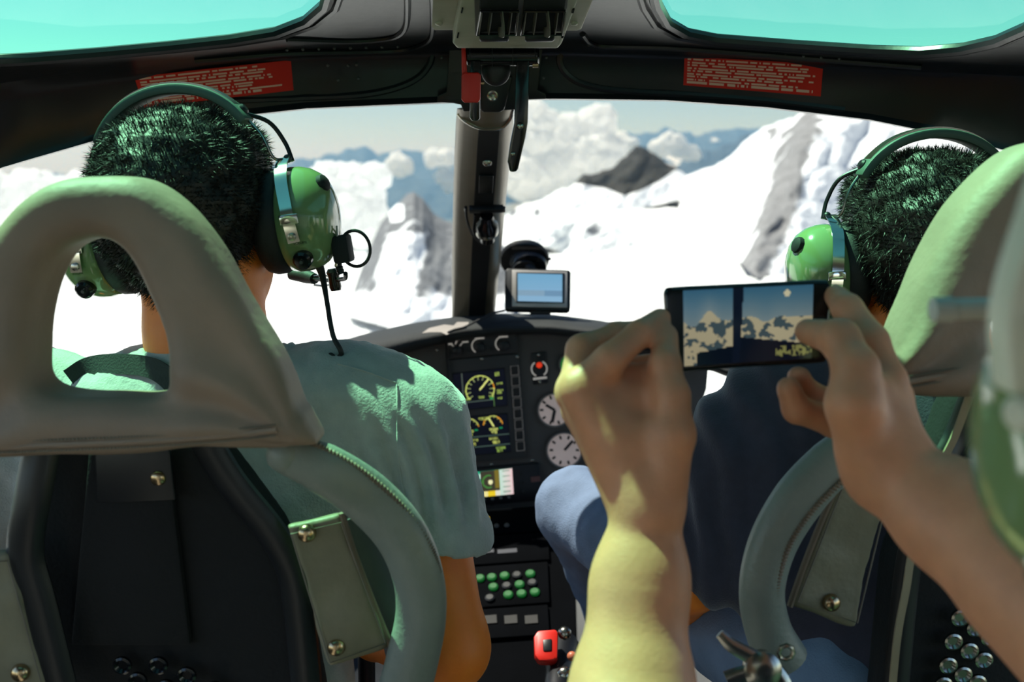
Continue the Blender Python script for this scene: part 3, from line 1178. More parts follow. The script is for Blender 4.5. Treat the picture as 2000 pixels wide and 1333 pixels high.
def screen1(u, v):
    A = 1.36
    Y, W, BG = (205, 214, 110), (150, 160, 110), (8, 12, 24)
    x, y = u * A, v
    cx, cy, R = 0.68, 0.50, 0.37
    r = math.hypot(x - cx, y - cy)
    a = math.degrees(math.atan2(-(y - cy), x - cx))
    if seg_d(x, y, cx - 0.0, cy + 0.0, cx + 0.23, cy - 0.25) < 0.022:
        return (225, 226, 130)
    on = (-35 < a < 180) or a < -140
    if on and abs(r - R) < 0.013:
        return (235, 150, 40) if 0 < a < 22 else Y
    if on and R - 0.06 < r < R and abs((a + 720) % 24 - 12) > 10.4:
        return Y
    if on and R - 0.12 < r < R - 0.07 and abs((a + 720) % 24 - 12) > 9.4:
        return W
    if abs(x - 0.23) < 0.008 and v < 0.80:
        return (90, 100, 90)
    if 0.06 < x < 0.11 and 0.42 < v < 0.80:
        return (150, 90, 80)
    if abs(v - 0.80) < 0.008 and 0.23 < x < 1.0:
        return (80, 95, 85)
    if abs(x - 0.30) < 0.006 and v > 0.80:
        return (60, 90, 70)
    if abs(x - 1.02) < 0.006 and v > 0.66:
        return (110, 150, 80)
    for (gx, gy, gn, s) in ((0.62, 0.68, 4, 1), (1.10, 0.08, 3, 2), (1.10, 0.13, 3, 4), (1.12, 0.36, 4, 3), (1.12, 0.55, 4, 5), (1.12, 0.61, 3, 6), (1.12, 0.76, 3, 2),
                            (0.05, 0.84, 5, 3), (0.05, 0.91, 3, 1), (0.90, 0.68, 3, 2), (0.30, 0.70, 3, 4)):
        if glyphs(x, v, gx, gy, gn, 0.042, 0.055, s):
            return (170, 190, 90)
    if 0.92 < x < 1.0 and 0.73 < v < 0.79:
        return (30, 140, 70)
    return BG


def screen2(u, v):
    A = 1.38
    BG = (6, 10, 22)
    x, y = u * A, v
    for cx, cy, R, na, amb in ((0.34, 0.31, 0.26, 95, False), (0.98, 0.29, 0.26, 115, True)):
        r = math.hypot(x - cx, y - cy)
        a = math.degrees(math.atan2(-(y - cy), x - cx))
        if seg_d(x, y, cx + 0.01, cy, cx + 0.22 * math.cos(math.radians(na)), cy - 0.22 * math.sin(math.radians(na))) < 0.022:
            return (220, 222, 125)
        if 8 < a < 172 and abs(r - R) < 0.013:
            return (228, 150, 40) if (amb and (a < 62 or a > 140)) or a < 22 else (190, 196, 100)
        if 8 < a < 172 and R - 0.05 < r < R and abs(a % 26 - 13) > 11.2:
            return (190, 196, 100)
    for (gx, gy, gn, s, c) in ((0.62, 0.04, 5, 2, (180, 190, 90)), (0.26, 0.34, 4, 3, (205, 212, 110)), (0.28, 0.42, 3, 5, (205, 212, 110)), (0.86, 0.34, 5, 1, (205, 212, 110)), (0.92, 0.42, 3, 2, (205, 212, 110)),
                               (0.30, 0.58, 5, 4, (170, 180, 90)), (0.84, 0.58, 5, 7, (170, 180, 90)), (0.28, 0.68, 4, 8, (215, 220, 110)), (0.92, 0.68, 4, 5, (215, 220, 110)),
                               (0.12, 0.85, 4, 6, (120, 170, 80)), (0.12, 0.92, 4, 3, (120, 170, 80)), (1.0, 0.84, 5, 2, (150, 180, 80)), (1.02, 0.91, 3, 4, (150, 180, 80))):
        if glyphs(x, v, gx, gy, gn, 0.05, 0.07, s):
            return c
    for yy in (0.53, 0.79):
        if abs(v - yy) < 0.007:
            return (70, 90, 80)
    if (0.48 < x < 0.56 or 1.14 < x < 1.22) and 0.33 < v < 0.38:
        return (20, 130, 80)
    if abs(x - 0.32) < 0.006 and v > 0.8:
        return (50, 90, 70)
    return BG


s1 = [(885, 729), (985, 718), (991, 790), (890, 801)]
s2 = [(890, 815), (990, 806), (998, 880), (897, 890)]
for q, im in ((s1, screen1), (s2, screen2)):
    MB().tube([IP.pp(x, y, 0.0105) for x, y in q], 0.0016, 6, closed=True).build('screen_rim', M_BLACKM, ed)
    print_sheet('screen', [IP.pp(x, y, 0.0110) for x, y in q], 130, 96, im, M_SCREEN, ed)
for k in range(8):
    y = 722 + k * 21
    x = 1004 + k * 1.6
    kb = MB().fprism(IP, [(x - 7, y - 8), (x + 8, y - 9.5), (x + 9, y + 8), (x - 6, y + 9.5)], 0.010, 0.0125).build('key', M_KNOB, ed, bevel=0.001)
    MB().tube([IP.pp(a, b, 0.0127) for a, b in ((x - 7, y - 8), (x + 8, y - 9.5), (x + 9, y + 8), (x - 6, y + 9.5))], 0.0009, 5, closed=True).build('key_outline', mat('glowing_key_line', (150, 146, 142), 0.6, emit=0.10), kb)  # outlines given a faint glow of their own
for x, y in ((941, 700), (1010, 696), (853, 684), (858, 777), (858, 930), (1040, 900), (960, 908), (960, 985)):
    MB().dome(IP.pp(x, y, 0.0105 if x > 870 and y < 900 else 0.0), IP.n, 0.0035, 0.0018).build('panel_screw', M_STEEL, ip)


# round instruments
def gauge(x, y, r, face, label=None):
    g = disc(IP, x, y, r, 0.0, 0.006, 'gauge', M_BLACK, ip)
    disc(IP, x, y, r - 3, 0.006, 0.0068, 'dial_face', face, g)
    ring(IP, x, y, r - 1.5, 3.2, 0.006, 'gauge_bezel', mat('bezel', (120, 116, 112), 0.4), g, th=0.003)
    return g


M_DIALD = mat('dial_dark', (40, 48, 44), 0.5)
g = gauge(808, 747, 38, M_DIALD)
for k in range(12):
    a = math.radians(k * 30 + 15)
    c, s_ = math.cos(a), math.sin(a)
    bar(IP, [(808 + 26 * c, 747 - 26 * s_), (808 + 33 * c, 747 - 33 * s_)], 5.5, 0.0072, 'dial_mark', mat('pale_mark', (190, 176, 168), 0.6), g)
ring(IP, 808, 747, 23, 1.4, 0.007, 'dial_ring', M_KNOB, g)
bar(IP, [(806, 727), (812, 772)], 2.4, 0.0076, 'needle', M_GLOWW, g)
bar(IP, [(790, 752), (832, 747)], 2.4, 0.0076, 'needle', M_GLOWW, g)
bar(IP, [(826, 747), (832, 746)], 8, 0.008, 'flag_marker', M_REDGLOW, g)
bar(IP, [(793, 746), (802, 745)], 4, 0.008, 'flag_marker', M_REDGLOW, g)
bar(IP, [(806, 723), (806, 729)], 4, 0.008, 'course_pointer', mat('lime', (190, 220, 60), 0.5, emit=0.2), g)
# red knob selector
rk = MB().fprism(IP, [(1038, 690), (1066, 687), (1070, 748), (1042, 751)], 0.0, 0.004).build('selector_plate', M_BLACK, ip, bevel=0.001)
MB().dome(IP.pp(1053, 713, 0.004), IP.n, 0.0060, 0.006).build('red_glow', M_REDGLOW, rk)  # red selector knob with an added glow
ring(IP, 1053, 720, 15, 3, 0.0045, 'scale_arc', M_GLOWW, rk, -60, 60, 14)
ring(IP, 1053, 720, 15, 3, 0.0045, 'scale_arc', M_GLOWW, rk, 120, 240, 14)
bar(IP, [(1041, 740), (1068, 737)], 4.5, 0.0048, 'marking', M_GLOWW, rk)
MB().dome(IP.pp(1052, 693, 0.004), IP.n, 0.0035, 0.0018).build('panel_screw', M_STEEL, rk)
MB().dome(IP.pp(1054, 746, 0.004), IP.n, 0.0035, 0.0018).build('panel_screw', M_STEEL, rk)
g = gauge(1113, 711, 22, M_DIALD)
ring(IP, 1113, 711, 15, 7, 0.007, 'green_arc', mat('green_arc', (40, 160, 60), 0.5, emit=0.15), g, 90, 230, 20)
ring(IP, 1113, 711, 15, 7, 0.007, 'white_arc', M_GLOWW, g, 235, 330, 20)
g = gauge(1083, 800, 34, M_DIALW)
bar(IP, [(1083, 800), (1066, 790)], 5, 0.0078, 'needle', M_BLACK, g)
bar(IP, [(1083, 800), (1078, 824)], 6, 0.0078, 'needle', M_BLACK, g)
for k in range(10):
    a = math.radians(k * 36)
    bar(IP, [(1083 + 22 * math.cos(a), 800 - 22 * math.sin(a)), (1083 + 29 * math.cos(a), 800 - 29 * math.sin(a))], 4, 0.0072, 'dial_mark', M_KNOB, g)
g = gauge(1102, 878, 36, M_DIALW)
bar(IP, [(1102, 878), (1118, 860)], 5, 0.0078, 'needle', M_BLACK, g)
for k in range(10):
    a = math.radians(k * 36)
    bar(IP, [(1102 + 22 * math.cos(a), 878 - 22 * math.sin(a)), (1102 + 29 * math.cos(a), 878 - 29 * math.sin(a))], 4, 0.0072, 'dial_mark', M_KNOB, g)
gauge(1190, 730, 30, M_DIALD)
gauge(720, 780, 34, M_DIALD)

# colour moving-map radio
nv = MB().fprism(IP, [(880, 917), (1052, 903), (1058, 975), (886, 990)], 0.0, 0.012).build('map_radio', M_BLACK, ip, bevel=0.002)


def screen3(u, v):
    if u < 0.25:
        if 0.10 < v < 0.28 or 0.44 < v < 0.58:
            return (225, 245, 230) if (int(u * 60) % 4) else (60, 190, 150)
        return (40, 170, 130) if v < 0.70 else ((150, 200, 50) if abs(u - 0.14) < 0.05 and v < 0.88 else (30, 150, 70))
    if u > 0.70:
        t = (u - 0.70) / 0.30
        if int(v * 20) % 4 == 1 and 0.2 < t < 0.8:
            return (150, 165, 150)
        return (int(195 + 45 * t), int(225 - 25 * t), int(205 - 5 * t))
    if v > 0.80:
        return (240, 225, 150) if u < 0.40 else ((235, 200, 40) if u < 0.58 else (225, 220, 200))
    if math.hypot((u - 0.48) * 1.7, v - 0.45) < 0.09:
        return (240, 235, 180)
    if abs(math.hypot((u - 0.44) * 1.7, v - 0.42) - 0.24) < 0.025 and u < 0.50:
        return (70, 140, 60)
    if u > 0.58 and v < 0.7:
        return (120, 105, 40)
    return (60, 56, 44)


print_sheet('screen', [IP.pp(x, y, 0.0125) for x, y in ((917, 921), (1000, 912), (1003, 962), (920, 970))], 72, 44, screen3, M_SCREEN, nv)
MB().dome(IP.pp(908, 920, 0.012), IP.n, 0.003, 0.003).build('indicator', M_REDGLOW, nv)
for x, y in ((908, 932), (909, 944), (910, 956), (1018, 922), (1020, 940), (1022, 958)):
    MB().dome(IP.pp(x, y, 0.012), IP.n, 0.0035, 0.003).build('key', M_KNOB, nv)
for k in range(5):
    MB().dome(IP.pp(930 + k * 16, 975 - k * 1.6, 0.012), IP.n, 0.0032, 0.003).build('key', mat('pale_key', (110, 108, 106), 0.5), nv)
MB().fprism(IP, [(1036, 929), (1054, 927), (1055, 937), (1037, 939)], 0.012, 0.014).build('marking', mat('dull_red', (120, 80, 76), 0.6), nv)

# tape and cable on the glareshield
o = MB().fprism(Fr(P(860, 645, 1.868), P(910, 637, 1.868), P(862, 628, 1.885)), [(824, 652), (838, 642), (868, 635), (886, 637), (893, 630), (916, 630), (911, 643), (888, 648), (872, 655), (862, 650), (840, 650)], 0.0, 0.001).build('tape_strip', M_TAPE, None, smooth=False)
tag(o, 'torn pale grey tape strip stuck on the glareshield', 'tape')
o = MB().tube(spline([P(985, 607, 1.93), P(960, 613, 1.90), P(930, 628, 1.875), P(905, 640, 1.862), P(885, 645, 1.86), P(873, 655, 1.865), P(872, 690, 1.92), P(876, 740, 1.93), P(876, 790, 1.935), P(868, 840, 1.94)], 8), 0.0022, 8).build('power_cable', M_RUBBER, None)
tag(o, 'thin black cable running from the navigation screen down the panel', 'cable')

# ================================================================ CENTRE PEDESTAL
CP = Fr(P(900, 1005, 1.93), P(1060, 995, 1.93), P(905, 1250, 1.66))
if CP.v.z < 0:
    CP.v = -CP.v
cp = empty('centre_pedestal', P(985, 1250, 1.75), 'black centre pedestal with radio rows and lit green keys', 'console')
MB().fprism(CP, [(850, 1000), (1120, 985), (1130, 1420), (860, 1420)], -0.30, -0.004).build('pedestal_body', M_PEDESTAL, cp, bevel=0.004)
for y0, y1 in ((998, 1046), (1050, 1104), (1108, 1188), (1192, 1250)):
    mod = MB().fprism(CP, [(878, y0 + 6), (1070, y0 - 8), (1074, y1 - 8), (882, y1 + 6)], -0.004, 0.004).build('radio_unit', M_PEDESTAL, cp, bevel=0.002)
    if y0 == 998:
        for (x, y, on) in ((907, 1033, 1), (927, 1020, 1), (940, 1018, 1), (952, 1016, 1), (928, 1031, 1), (914, 1022, 0), (941, 1034, 0), (953, 1033, 0), (970, 1031, 0), (990, 1030, 0)):
            MB().dome(CP.pp(x, y, 0.004), CP.n, 0.0050, 0.004).build('annunciator', M_YELLOWLED if on else mat('dim_lamp', (90, 88, 84), 0.5), mod)
        bar(CP, [(930, 1003), (1000, 998)], 4, 0.0045, 'marking', mat('dim_mark', (30, 28, 28), 0.7), mod)
    if y0 == 1050:
        for (x0, x1) in ((935, 965), (972, 1010)):
            bar(CP, [(x0, 1082), (x1, 1079)], 11, 0.0045, 'frequency_window', mat('lcd_grey', (40, 42, 56), 0.5), mod)
    if y0 == 1108:
        for (x, y, on) in ((938, 1135, 1), (961, 1133, 1), (986, 1130, 1), (1036, 1126, 1), (964, 1152, 1), (1015, 1147, 1), (993, 1167, 1), (1019, 1165, 1), (1045, 1162, 1), (957, 1174, 0), (1010, 1129, 0), (990, 1150, 0), (1040, 1144, 0)):
            MB().lathe(CP.pp(x, y, 0.004), CP.n, [(0, 0.0085), (0.004, 0.0085), (0.006, 0.006)], 16).build('key', M_GREENLED if on else M_KNOB, mod)
    if y0 == 1192:
        for k in range(4):
            MB().fprism(CP, [(905 + k * 40, 1208), (930 + k * 40, 1206), (931 + k * 40, 1222), (906 + k * 40, 1224)], 0.004, 0.006).build('label_plate', mat('dim_mark', (30, 28, 28), 0.7), mod)

# collective lever with red grip switch
cl_ = empty('collective_lever', P(1085, 1420, 1.35), 'black collective lever grip with a red guarded switch beside the pedestal', 'lever')
MB().tube(spline([P(1085, 1450, 1.30), P(1088, 1360, 1.38), P(1095, 1300, 1.45), P(1100, 1260, 1.50)], 6), [0.018, 0.018, 0.022, 0.024], 14).build('lever_grip', M_BLACK, cl_)
CF = Fr(P(1047, 1310, 1.42), P(1090, 1308, 1.42), P(1048, 1250, 1.45))
MB().fprism(CF, [(1043, 1255), (1050, 1243), (1086, 1240), (1090, 1248), (1089, 1296), (1082, 1303), (1052, 1302), (1044, 1290)], 0.0, 0.02).build('red_guard', M_RED, cl_, bevel=0.004)
MB().fprism(CF, [(1060, 1262), (1078, 1260), (1078, 1284), (1061, 1285)], 0.016, 0.022).build('switch', M_BLACK, cl_, bevel=0.002)
MB().dome(P(1103, 1238, 1.44), -FWD, 0.010, 0.008).build('thumb_button', M_STEEL, cl_)
MB().dome(P(1117, 1283, 1.42), -FWD, 0.007, 0.006).build('thumb_button', mat('copper', (190, 110, 80), 0.4), cl_)
MB().dome(P(1103, 1320, 1.40), -FWD, 0.012, 0.008).build('thumb_button', M_STEEL, cl_)

# ================================================================ NAVIGATION SCREEN ON ITS SUCTION MOUNT
GP = Fr(P(988, 605, 1.93), P(1113, 607, 1.93), P(988, 525, 1.955))
gp = empty('navigation_screen', GP.pp(1050, 607), 'small silver-rimmed navigation screen on a suction mount above the glareshield', 'navigation device')
MB().fprism(GP, [(986, 530), (991, 524), (1112, 527), (1115, 532), (1114, 603), (1109, 607), (990, 605), (986, 600)], -0.02, 0.0).build('body', M_BLACK, gp, bevel=0.003)
MB().fprism(GP, [(1000, 528), (1108, 531), (1108, 602), (1000, 600)], 0.0, 0.003).build('silver_frame', mat('silver_plastic', (190, 184, 178), 0.35, metal=0.3), gp, bevel=0.002)
MB().fprism(GP, [(1008, 533), (1103, 535), (1102, 594), (1008, 593)], 0.003, 0.004).build('inner_bezel', M_BLACK, gp, bevel=0.0008)


def nav_img(u, v):
    t = v
    if v > 0.62 and v < 0.80:
        return (110, 135, 155) if u < 0.6 else (92, 122, 148)
    return (int(96 + 20 * t), int(140 + 8 * t), int(170 + 4 * t))


print_sheet('screen', [GP.pp(x, y, 0.0045) for x, y in ((1011, 536), (1098, 538), (1098, 592), (1011, 590))], 30, 20, nav_img, mat_vcol('nav_lit', 0.2, emit=0.5), gp)
MB().dome(GP.pp(1111, 562, 0.001), GP.n, 0.0015, 0.001).build('key', M_KNOB, gp)
sc_ = P(1024, 508, 2.0)
MB().lathe(sc_, V((0, -0.75, -0.55)), [(-0.004, 0.050), (0.0, 0.050), (0.004, 0.047), (0.008, 0.030), (0.018, 0.024), (0.030, 0.022)], 32).build('suction_cup', M_RUBBER, gp)
MB().lathe(sc_ + V((0.01, -0.012, -0.01)), V((0, -0.75, -0.55)), [(0, 0.036), (0.008, 0.034), (0.010, 0.030)], 32).build('lock_ring', M_BLACKG, gp)
MB().tube(spline([sc_ + V((0.005, -0.02, -0.012)), P(1035, 522, 1.975), P(1048, 545, 1.97)], 5), 0.010, 10).build('mount_arm', M_BLACK, gp)
MB().box(P(1055, 610, 1.945), V((0.02, 0, 0)), V((0, 0.01, 0)), V((0, 0, 0.004))).build('foot', M_BLACK, gp, bevel=0.001)
MB().tube([P(1068, 508, 2.0), P(1076, 505, 2.0)], 0.003, 8).build('release_tab', M_BLACK, gp)
# ================================================================ SEATS
def make_seat(label, T):
    """T holds the outlines of one front seat as (pixel, pixel) lists with depths; the back faces the camera."""
    HF = T['hf']
    s = empty('front_seat', V((HF.o.x, HF.o.y + 0.12, 0.0)), label, 'seat', 'front seats')
    uo = [HF.uv(*p) for p in T['head']]
    cu = sum(p[0] for p in uo) / len(uo)
    cv = sum(p[1] for p in uo) / len(uo)

    def wr(p, n):
        q = p - HF.o
        u, v = q.dot(HF.u) - cu, q.dot(HF.v) - cv
        # soft pull folds running from the lower corners inwards
        a = 0.0
        for sg in (-1, 1):
            du, dv = u - sg * 0.15, v + 0.085
            ang = math.atan2(dv, -sg * du)
            rr = math.hypot(du, dv)
            a += math.sin(ang * 11 + 3 * noise.noise(p * 9)) * math.exp(-((rr - 0.075) / 0.05) ** 2) * max(0, math.cos(ang - 0.55)) * 0.0045
        return a + 0.0015 * noise.noise(p * 22)
    hr = slab('headrest', HF, spl2(T['head'], 5), spl2(T['hole'], 5), -0.035, 0.035, 0.020, 0.0036, M_LEATHER, s, wr)
    # hem seam and stitches on the cover
    hm = T['hem']
    for dy in (0, 20):
        pts = spline([HF.pp(x, y + dy, 0.0362) for x, y in hm], 10)
        mb = MB()
        for i in range(0, len(pts) - 1):
            for t in (0.0, 0.34, 0.67):
                a = pts[i].lerp(pts[i + 1], t)
                b = pts[i].lerp(pts[i + 1], t + 0.2)
                mb.ribbon([a, b], 0.0007, 0.0012, HF.v)
        mb.build('stitching', M_STITCH, hr, kind='stuff')
    MB().tube(spline([HF.pp(x, y + 10, 0.034) for x, y in hm], 6), 0.0028, 8).build('hem_fold', M_LEATHER, hr)
    # back shell
    BF = T['bf']
    slab('back_shell', BF, T['shell'], None, -0.055, -0.005, 0.012, 0.006, M_SEATBLACK, s)
    MB().fprism(BF, T['centre'], -0.005, 0.004).build('back_panel', M_SEATBLACK, s, bevel=0.004)
    for path, w in T['rails']:
        pts = spline([P(*p) for p in path], 6)
        MB().tube(pts, w, 12, flat=(BF.n, 0.6)).build('side_rail', mat('rail_black', (22, 24, 28), 0.4), s)
    # strap flap with snap
    if 'flap' in T:
        fl = MB().fprism(BF, T['flap'], 0.006, 0.012).build('strap_flap', M_BLACK, s, bevel=0.002)
        MB().dome(BF.pp(*T['flapsnap'], 0.012), BF.n, 0.007, 0.004).build('snap', M_BRASS, fl)
    # ventilation eyelets in the lower back
    e0 = None
    for (x, y) in T['eyes']:
        p = BF.pp(x, y, 0.006)
        if e0 is None:
            e0 = MB().lathe(p, BF.n, [(0, 0.0085), (0.003, 0.0085), (0.004, 0.0065), (0.001, 0.004)], 16).build('eyelet', T['eyemat'], s)
            off = e0.location + wloc(s) - p
        else:
            dup(e0, p + off, s)
    # curved side bolster with piping
    bp = spline([P(*p) for p in T['bolster']], 8)
    MB().tube(bp, T['bolr'], 20, flat=(FWD, 0.8)).build('side_bolster', M_BOLSTER, s)
    MB().ball(bp[0], T['bolr'][0] * 0.97, 16).build('bolster_cap', M_BOLSTER, s)
    pp_ = spline([P(*p) for p in T['piping']], 12)
    mb = MB()
    for i in range(len(pp_) - 1):
        mb.tube([pp_[i], pp_[i].lerp(pp_[i + 1], 0.5), pp_[i + 1]], [0.0016, 0.0031, 0.0016], 7)
    mb.build('braided_piping', M_PIPING, s)
    # document pouch with snaps
    for pq, snaps, pn in T['pouch']:
        PF = Fr(P(*pq[3]), P(*pq[2]), P(*pq[0]))
        px = [(p[0], p[1]) for p in pq]
        po = slab('pouch', PF, px, None, -0.008, 0.006, 0.005, 0.0028, M_LEATHER2, s,
                  lambda p, n: 0.004 * noise.noise(p * 14) + 0.0015 * noise.noise(p * 40))
        for (x, y) in snaps:
            MB().dome(PF.pp(x, y, 0.007), PF.n, 0.0080, 0.0055, 16).build('snap', M_BRASS, po)
        mb = MB()
        ed = [PF.pp(x, y, 0.0085) for x, y in inset(px, 0.90)]
        mb.tube(ed, 0.0008, 5, closed=True).build('seam', M_STITCH, po)
        if pn:
            MB().tube(spline([PF.pp(x, y, 0.003) for x, y in pn], 6), 0.003, 8).build('edge_piping', M_PIPING, po)
    for path, r in T.get('cushion', []):
        MB().tube(spline([P(*p) for p in path], 6), r, 14).build('backrest_side', M_SEATBLACK if 'dark' in T else mat('cushion_grey', (74, 72, 74), 0.85, bump=0.3, bscale=300), s)
    # seat pan, legs
    x = HF.o.x + T.get('cx', 0)
    MB().box((x, HF.o.y + 0.36, 0.33), (0.22, 0, 0), (0, 0.20, 0), (0, 0, 0.05)).build('seat_cushion', M_MAROON, s, bevel=0.03, seg=4)
    MB().box((x, HF.o.y + 0.34, 0.27), (0.20, 0, 0), (0, 0.20, 0), (0, 0, 0.012)).build('seat_frame', M_BLACKM, s, bevel=0.004)
    for sx in (-0.16, 0.16):
        MB().box((x + sx, HF.o.y + 0.34, 0.13), (0.015, 0, 0), (0, 0.18, 0), (0, 0, 0.13)).build('leg', M_BLACKM, s, bevel=0.003)
    return s


def spl2(pts, n):
    return [(p.x, p.y) for p in spline([V((x, y, 0)) for x, y in pts], n, closed=True)]


def inset(px, k):
    cx = sum(p[0] for p in px) / len(px)
    cy = sum(p[1] for p in px) / len(px)
    return [(cx + (x - cx) * k, cy + (y - cy) * k) for x, y in px]


TL = dict(
    eyemat=M_BLACKG,
    hf=Fr(P(215, 860, 0.80), P(615, 848, 0.80), P(215, 350, 0.775)),
    head=[(225, 345), (300, 356), (370, 405), (430, 485), (482, 575), (540, 682), (590, 782), (628, 852), (610, 862), (420, 872), (215, 880), (0, 890), (-180, 898), (-200, 888),
          (-160, 790), (-108, 685), (-60, 580), (-5, 480), (55, 405), (130, 358)],
    hole=[(200, 464), (248, 478), (290, 530), (328, 615), (352, 700), (346, 745), (312, 764), (225, 768), (140, 768), (98, 745), (78, 698), (86, 620), (106, 540), (142, 485)],
    hem=[(-60, 848), (100, 842), (300, 834), (450, 824), (560, 812)],
    bf=Fr(P(215, 1250, 0.90), P(600, 1245, 0.90), P(215, 880, 0.86)),
    shell=[(60, 870), (30, 1080), (85, 1420), (630, 1420), (600, 1250), (575, 1120), (540, 1045), (470, 950), (400, 860)],
    centre=[(175, 880), (330, 880), (375, 1260), (140, 1260)],
    rails=[([(395, 850, 0.85), (450, 940, 0.86), (530, 1040, 0.87), (568, 1110, 0.88), (585, 1200, 0.89), (605, 1400, 0.91)], 0.014),
           ([(85, 860, 0.84), (62, 980, 0.84), (50, 1080, 0.85), (75, 1180, 0.86), (130, 1400, 0.88)], 0.016)],
    flap=[(195, 860), (338, 860), (352, 968), (200, 975)], flapsnap=(318, 925),
    eyes=[(315, 1292), (370, 1312), (275, 1322), (330, 1336), (425, 1340), (245, 1292)],
    bolster=[(556, 888, 0.80), (630, 915, 0.81), (712, 968, 0.83), (780, 1040, 0.84), (815, 1120, 0.85), (822, 1200, 0.86), (805, 1290, 0.87), (770, 1420, 0.89)],
    bolr=[0.0155, 0.021, 0.0225, 0.0225, 0.022, 0.022, 0.023, 0.024],
    piping=[(560, 852, 0.797), (640, 880, 0.80), (720, 930, 0.815), (790, 995, 0.828), (840, 1068, 0.838), (858, 1120, 0.846)],
    pouch=[([(558, 1024, 0.84), (666, 1000, 0.85), (762, 1260, 0.88), (642, 1302, 0.87)], [(599, 1037), (656, 1258)], [(667, 1000), (690, 1075), (730, 1180), (764, 1262)]),
           ([(-120, 1085, 0.84), (26, 1075, 0.85), (100, 1345, 0.87), (-70, 1360, 0.86)], [(45, 1308)], None)],
    cushion=[([(690, 1005, 0.90), (720, 1080, 0.905), (755, 1180, 0.91), (785, 1290, 0.92), (800, 1400, 0.93)], 0.014)],
)
TR = dict(
    eyemat=M_STEEL,
    hf=Fr(P(2050, 760, 0.82), P(2400, 750, 0.82), P(2050, 280, 0.795)),
    head=[(2050, 280), (1990, 284), (1935, 318), (1885, 372), (1835, 440), (1790, 520), (1750, 605), (1720, 690), (1716, 738), (1740, 752), (1850, 770), (2050, 780), (2250, 775), (2400, 760),
          (2380, 690), (2330, 600), (2270, 500), (2200, 380), (2130, 305)],
    hole=[(2040, 420), (2000, 440), (1960, 500), (1930, 580), (1912, 650), (1920, 690), (1950, 706), (2150, 706), (2190, 690), (2200, 640), (2160, 540), (2110, 450)],
    hem=[(1740, 722), (1800, 712), (1900, 700), (2050, 708)],
    bf=Fr(P(2050, 1160, 0.93), P(2400, 1160, 0.93), P(2050, 780, 0.89)),
    shell=[(1880, 770), (1830, 900), (1780, 1030), (1750, 1120), (1720, 1420), (2350, 1420), (2300, 770)],
    centre=[(1960, 780), (2150, 780), (2180, 1120), (1930, 1120)],
    rails=[([(1900, 775, 0.86), (1870, 850, 0.87), (1835, 920, 0.87), (1790, 1040, 0.88), (1768, 1150, 0.89), (1745, 1400, 0.91)], 0.012)],
    eyes=[(x0 + dx, y0 + dy) for (x0, y0) in ((1868, 1200), (1898, 1220), (1925, 1238), (1855, 1246), (1886, 1264), (1914, 1282), (1845, 1292), (1874, 1310), (1902, 1326), (1836, 1330), (1860, 1350)) for dx, dy in ((0, 0),)],
    bolster=[(1690, 850, 0.83), (1625, 905, 0.835), (1560, 975, 0.84), (1510, 1060, 0.845), (1488, 1150, 0.85), (1500, 1230, 0.86), (1530, 1290, 0.87)],
    bolr=[0.016, 0.0205, 0.0215, 0.0205, 0.0195, 0.020, 0.022],
    piping=[(1650, 935, 0.82), (1585, 1000, 0.825), (1540, 1070, 0.83), (1517, 1150, 0.838), (1520, 1200, 0.845)],
    pouch=[([(1640, 925, 0.86), (1745, 905, 0.865), (1668, 1226, 0.885), (1540, 1180, 0.875)], [(1618, 1172)], [(1640, 927), (1600, 1020), (1565, 1110), (1540, 1182)])],
    cushion=[],
)
make_seat('grey leather front seat with a cut-out headrest behind the pilot', TL)
make_seat('grey leather front seat behind the passenger in the navy shirt', TR)

# pale strip standing in for the lit edge of the right seat rail, buckle at its foot
o = MB().ribbon(spline([P(1893, 775, 0.845), P(1866, 850, 0.85), P(1838, 912, 0.855), P(1786, 1062, 0.86), P(1770, 1150, 0.865), P(1752, 1250, 0.875), P(1738, 1400, 0.89)], 6), 0.0032, 0.002, V((1, 0, 0.2))).build('lit_rail_edge', mat('lit_edge_cream', (150, 138, 110), 0.7), None)
tag(o, 'narrow cream strip painted as the lit edge of the right seat frame', 'lit edge strip')
bk = empty('belt_buckle', P(1490, 1333, 0.80), 'silver seat belt buckle with tongues below the right bolster', 'buckle')
MB().tube(spline([P(1405, 1238, 0.79), P(1430, 1262, 0.79), P(1470, 1285, 0.79), P(1495, 1310, 0.79)], 5), [0.004, 0.006, 0.007, 0.010], 10, flat=(FWD, 0.5)).build('tongue', M_STEEL, bk)
MB().lathe(P(1488, 1308, 0.79), -FWD, [(-0.004, 0.015), (0.004, 0.015), (0.007, 0.011), (0.008, 0.004)], 20).build('buckle_hub', M_STEEL, bk)
MB().tube(spline([P(1420, 1330, 0.79), P(1450, 1318, 0.79), P(1490, 1312, 0.79)], 5), [0.008, 0.007, 0.008], 10, flat=(FWD, 0.5)).build('tongue', M_STEEL, bk)
MB().tube(spline([P(1495, 1300, 0.79), P(1520, 1322, 0.79), P(1532, 1350, 0.79)], 5), [0.008, 0.007, 0.008], 10, flat=(FWD, 0.5)).build('tongue', M_STEEL, bk)
MB().tube([P(1535, 1275, 0.80) + (V((math.cos(a), 0, math.sin(a))) * 0.006) for a in [i * math.pi / 4 for i in range(8)]], 0.002, 8, closed=True).build('ring', M_STEEL, bk)
MB().tube(spline([P(1500, 1320, 0.795), P(1495, 1390, 0.82), P(1480, 1480, 0.86)], 5), 0.016, 10, flat=(FWD, 0.15)).build('strap', M_BELT, bk)

# ================================================================ PEOPLE
def head_frame(c, yaw=0.0, pitch=0.0, roll=0.0):
    R = Matrix.Rotation(yaw, 4, 'Z') @ Matrix.Rotation(roll, 4, 'Y') @ Matrix.Rotation(pitch, 4, 'X')
    return Matrix.Translation(V(c)) @ R


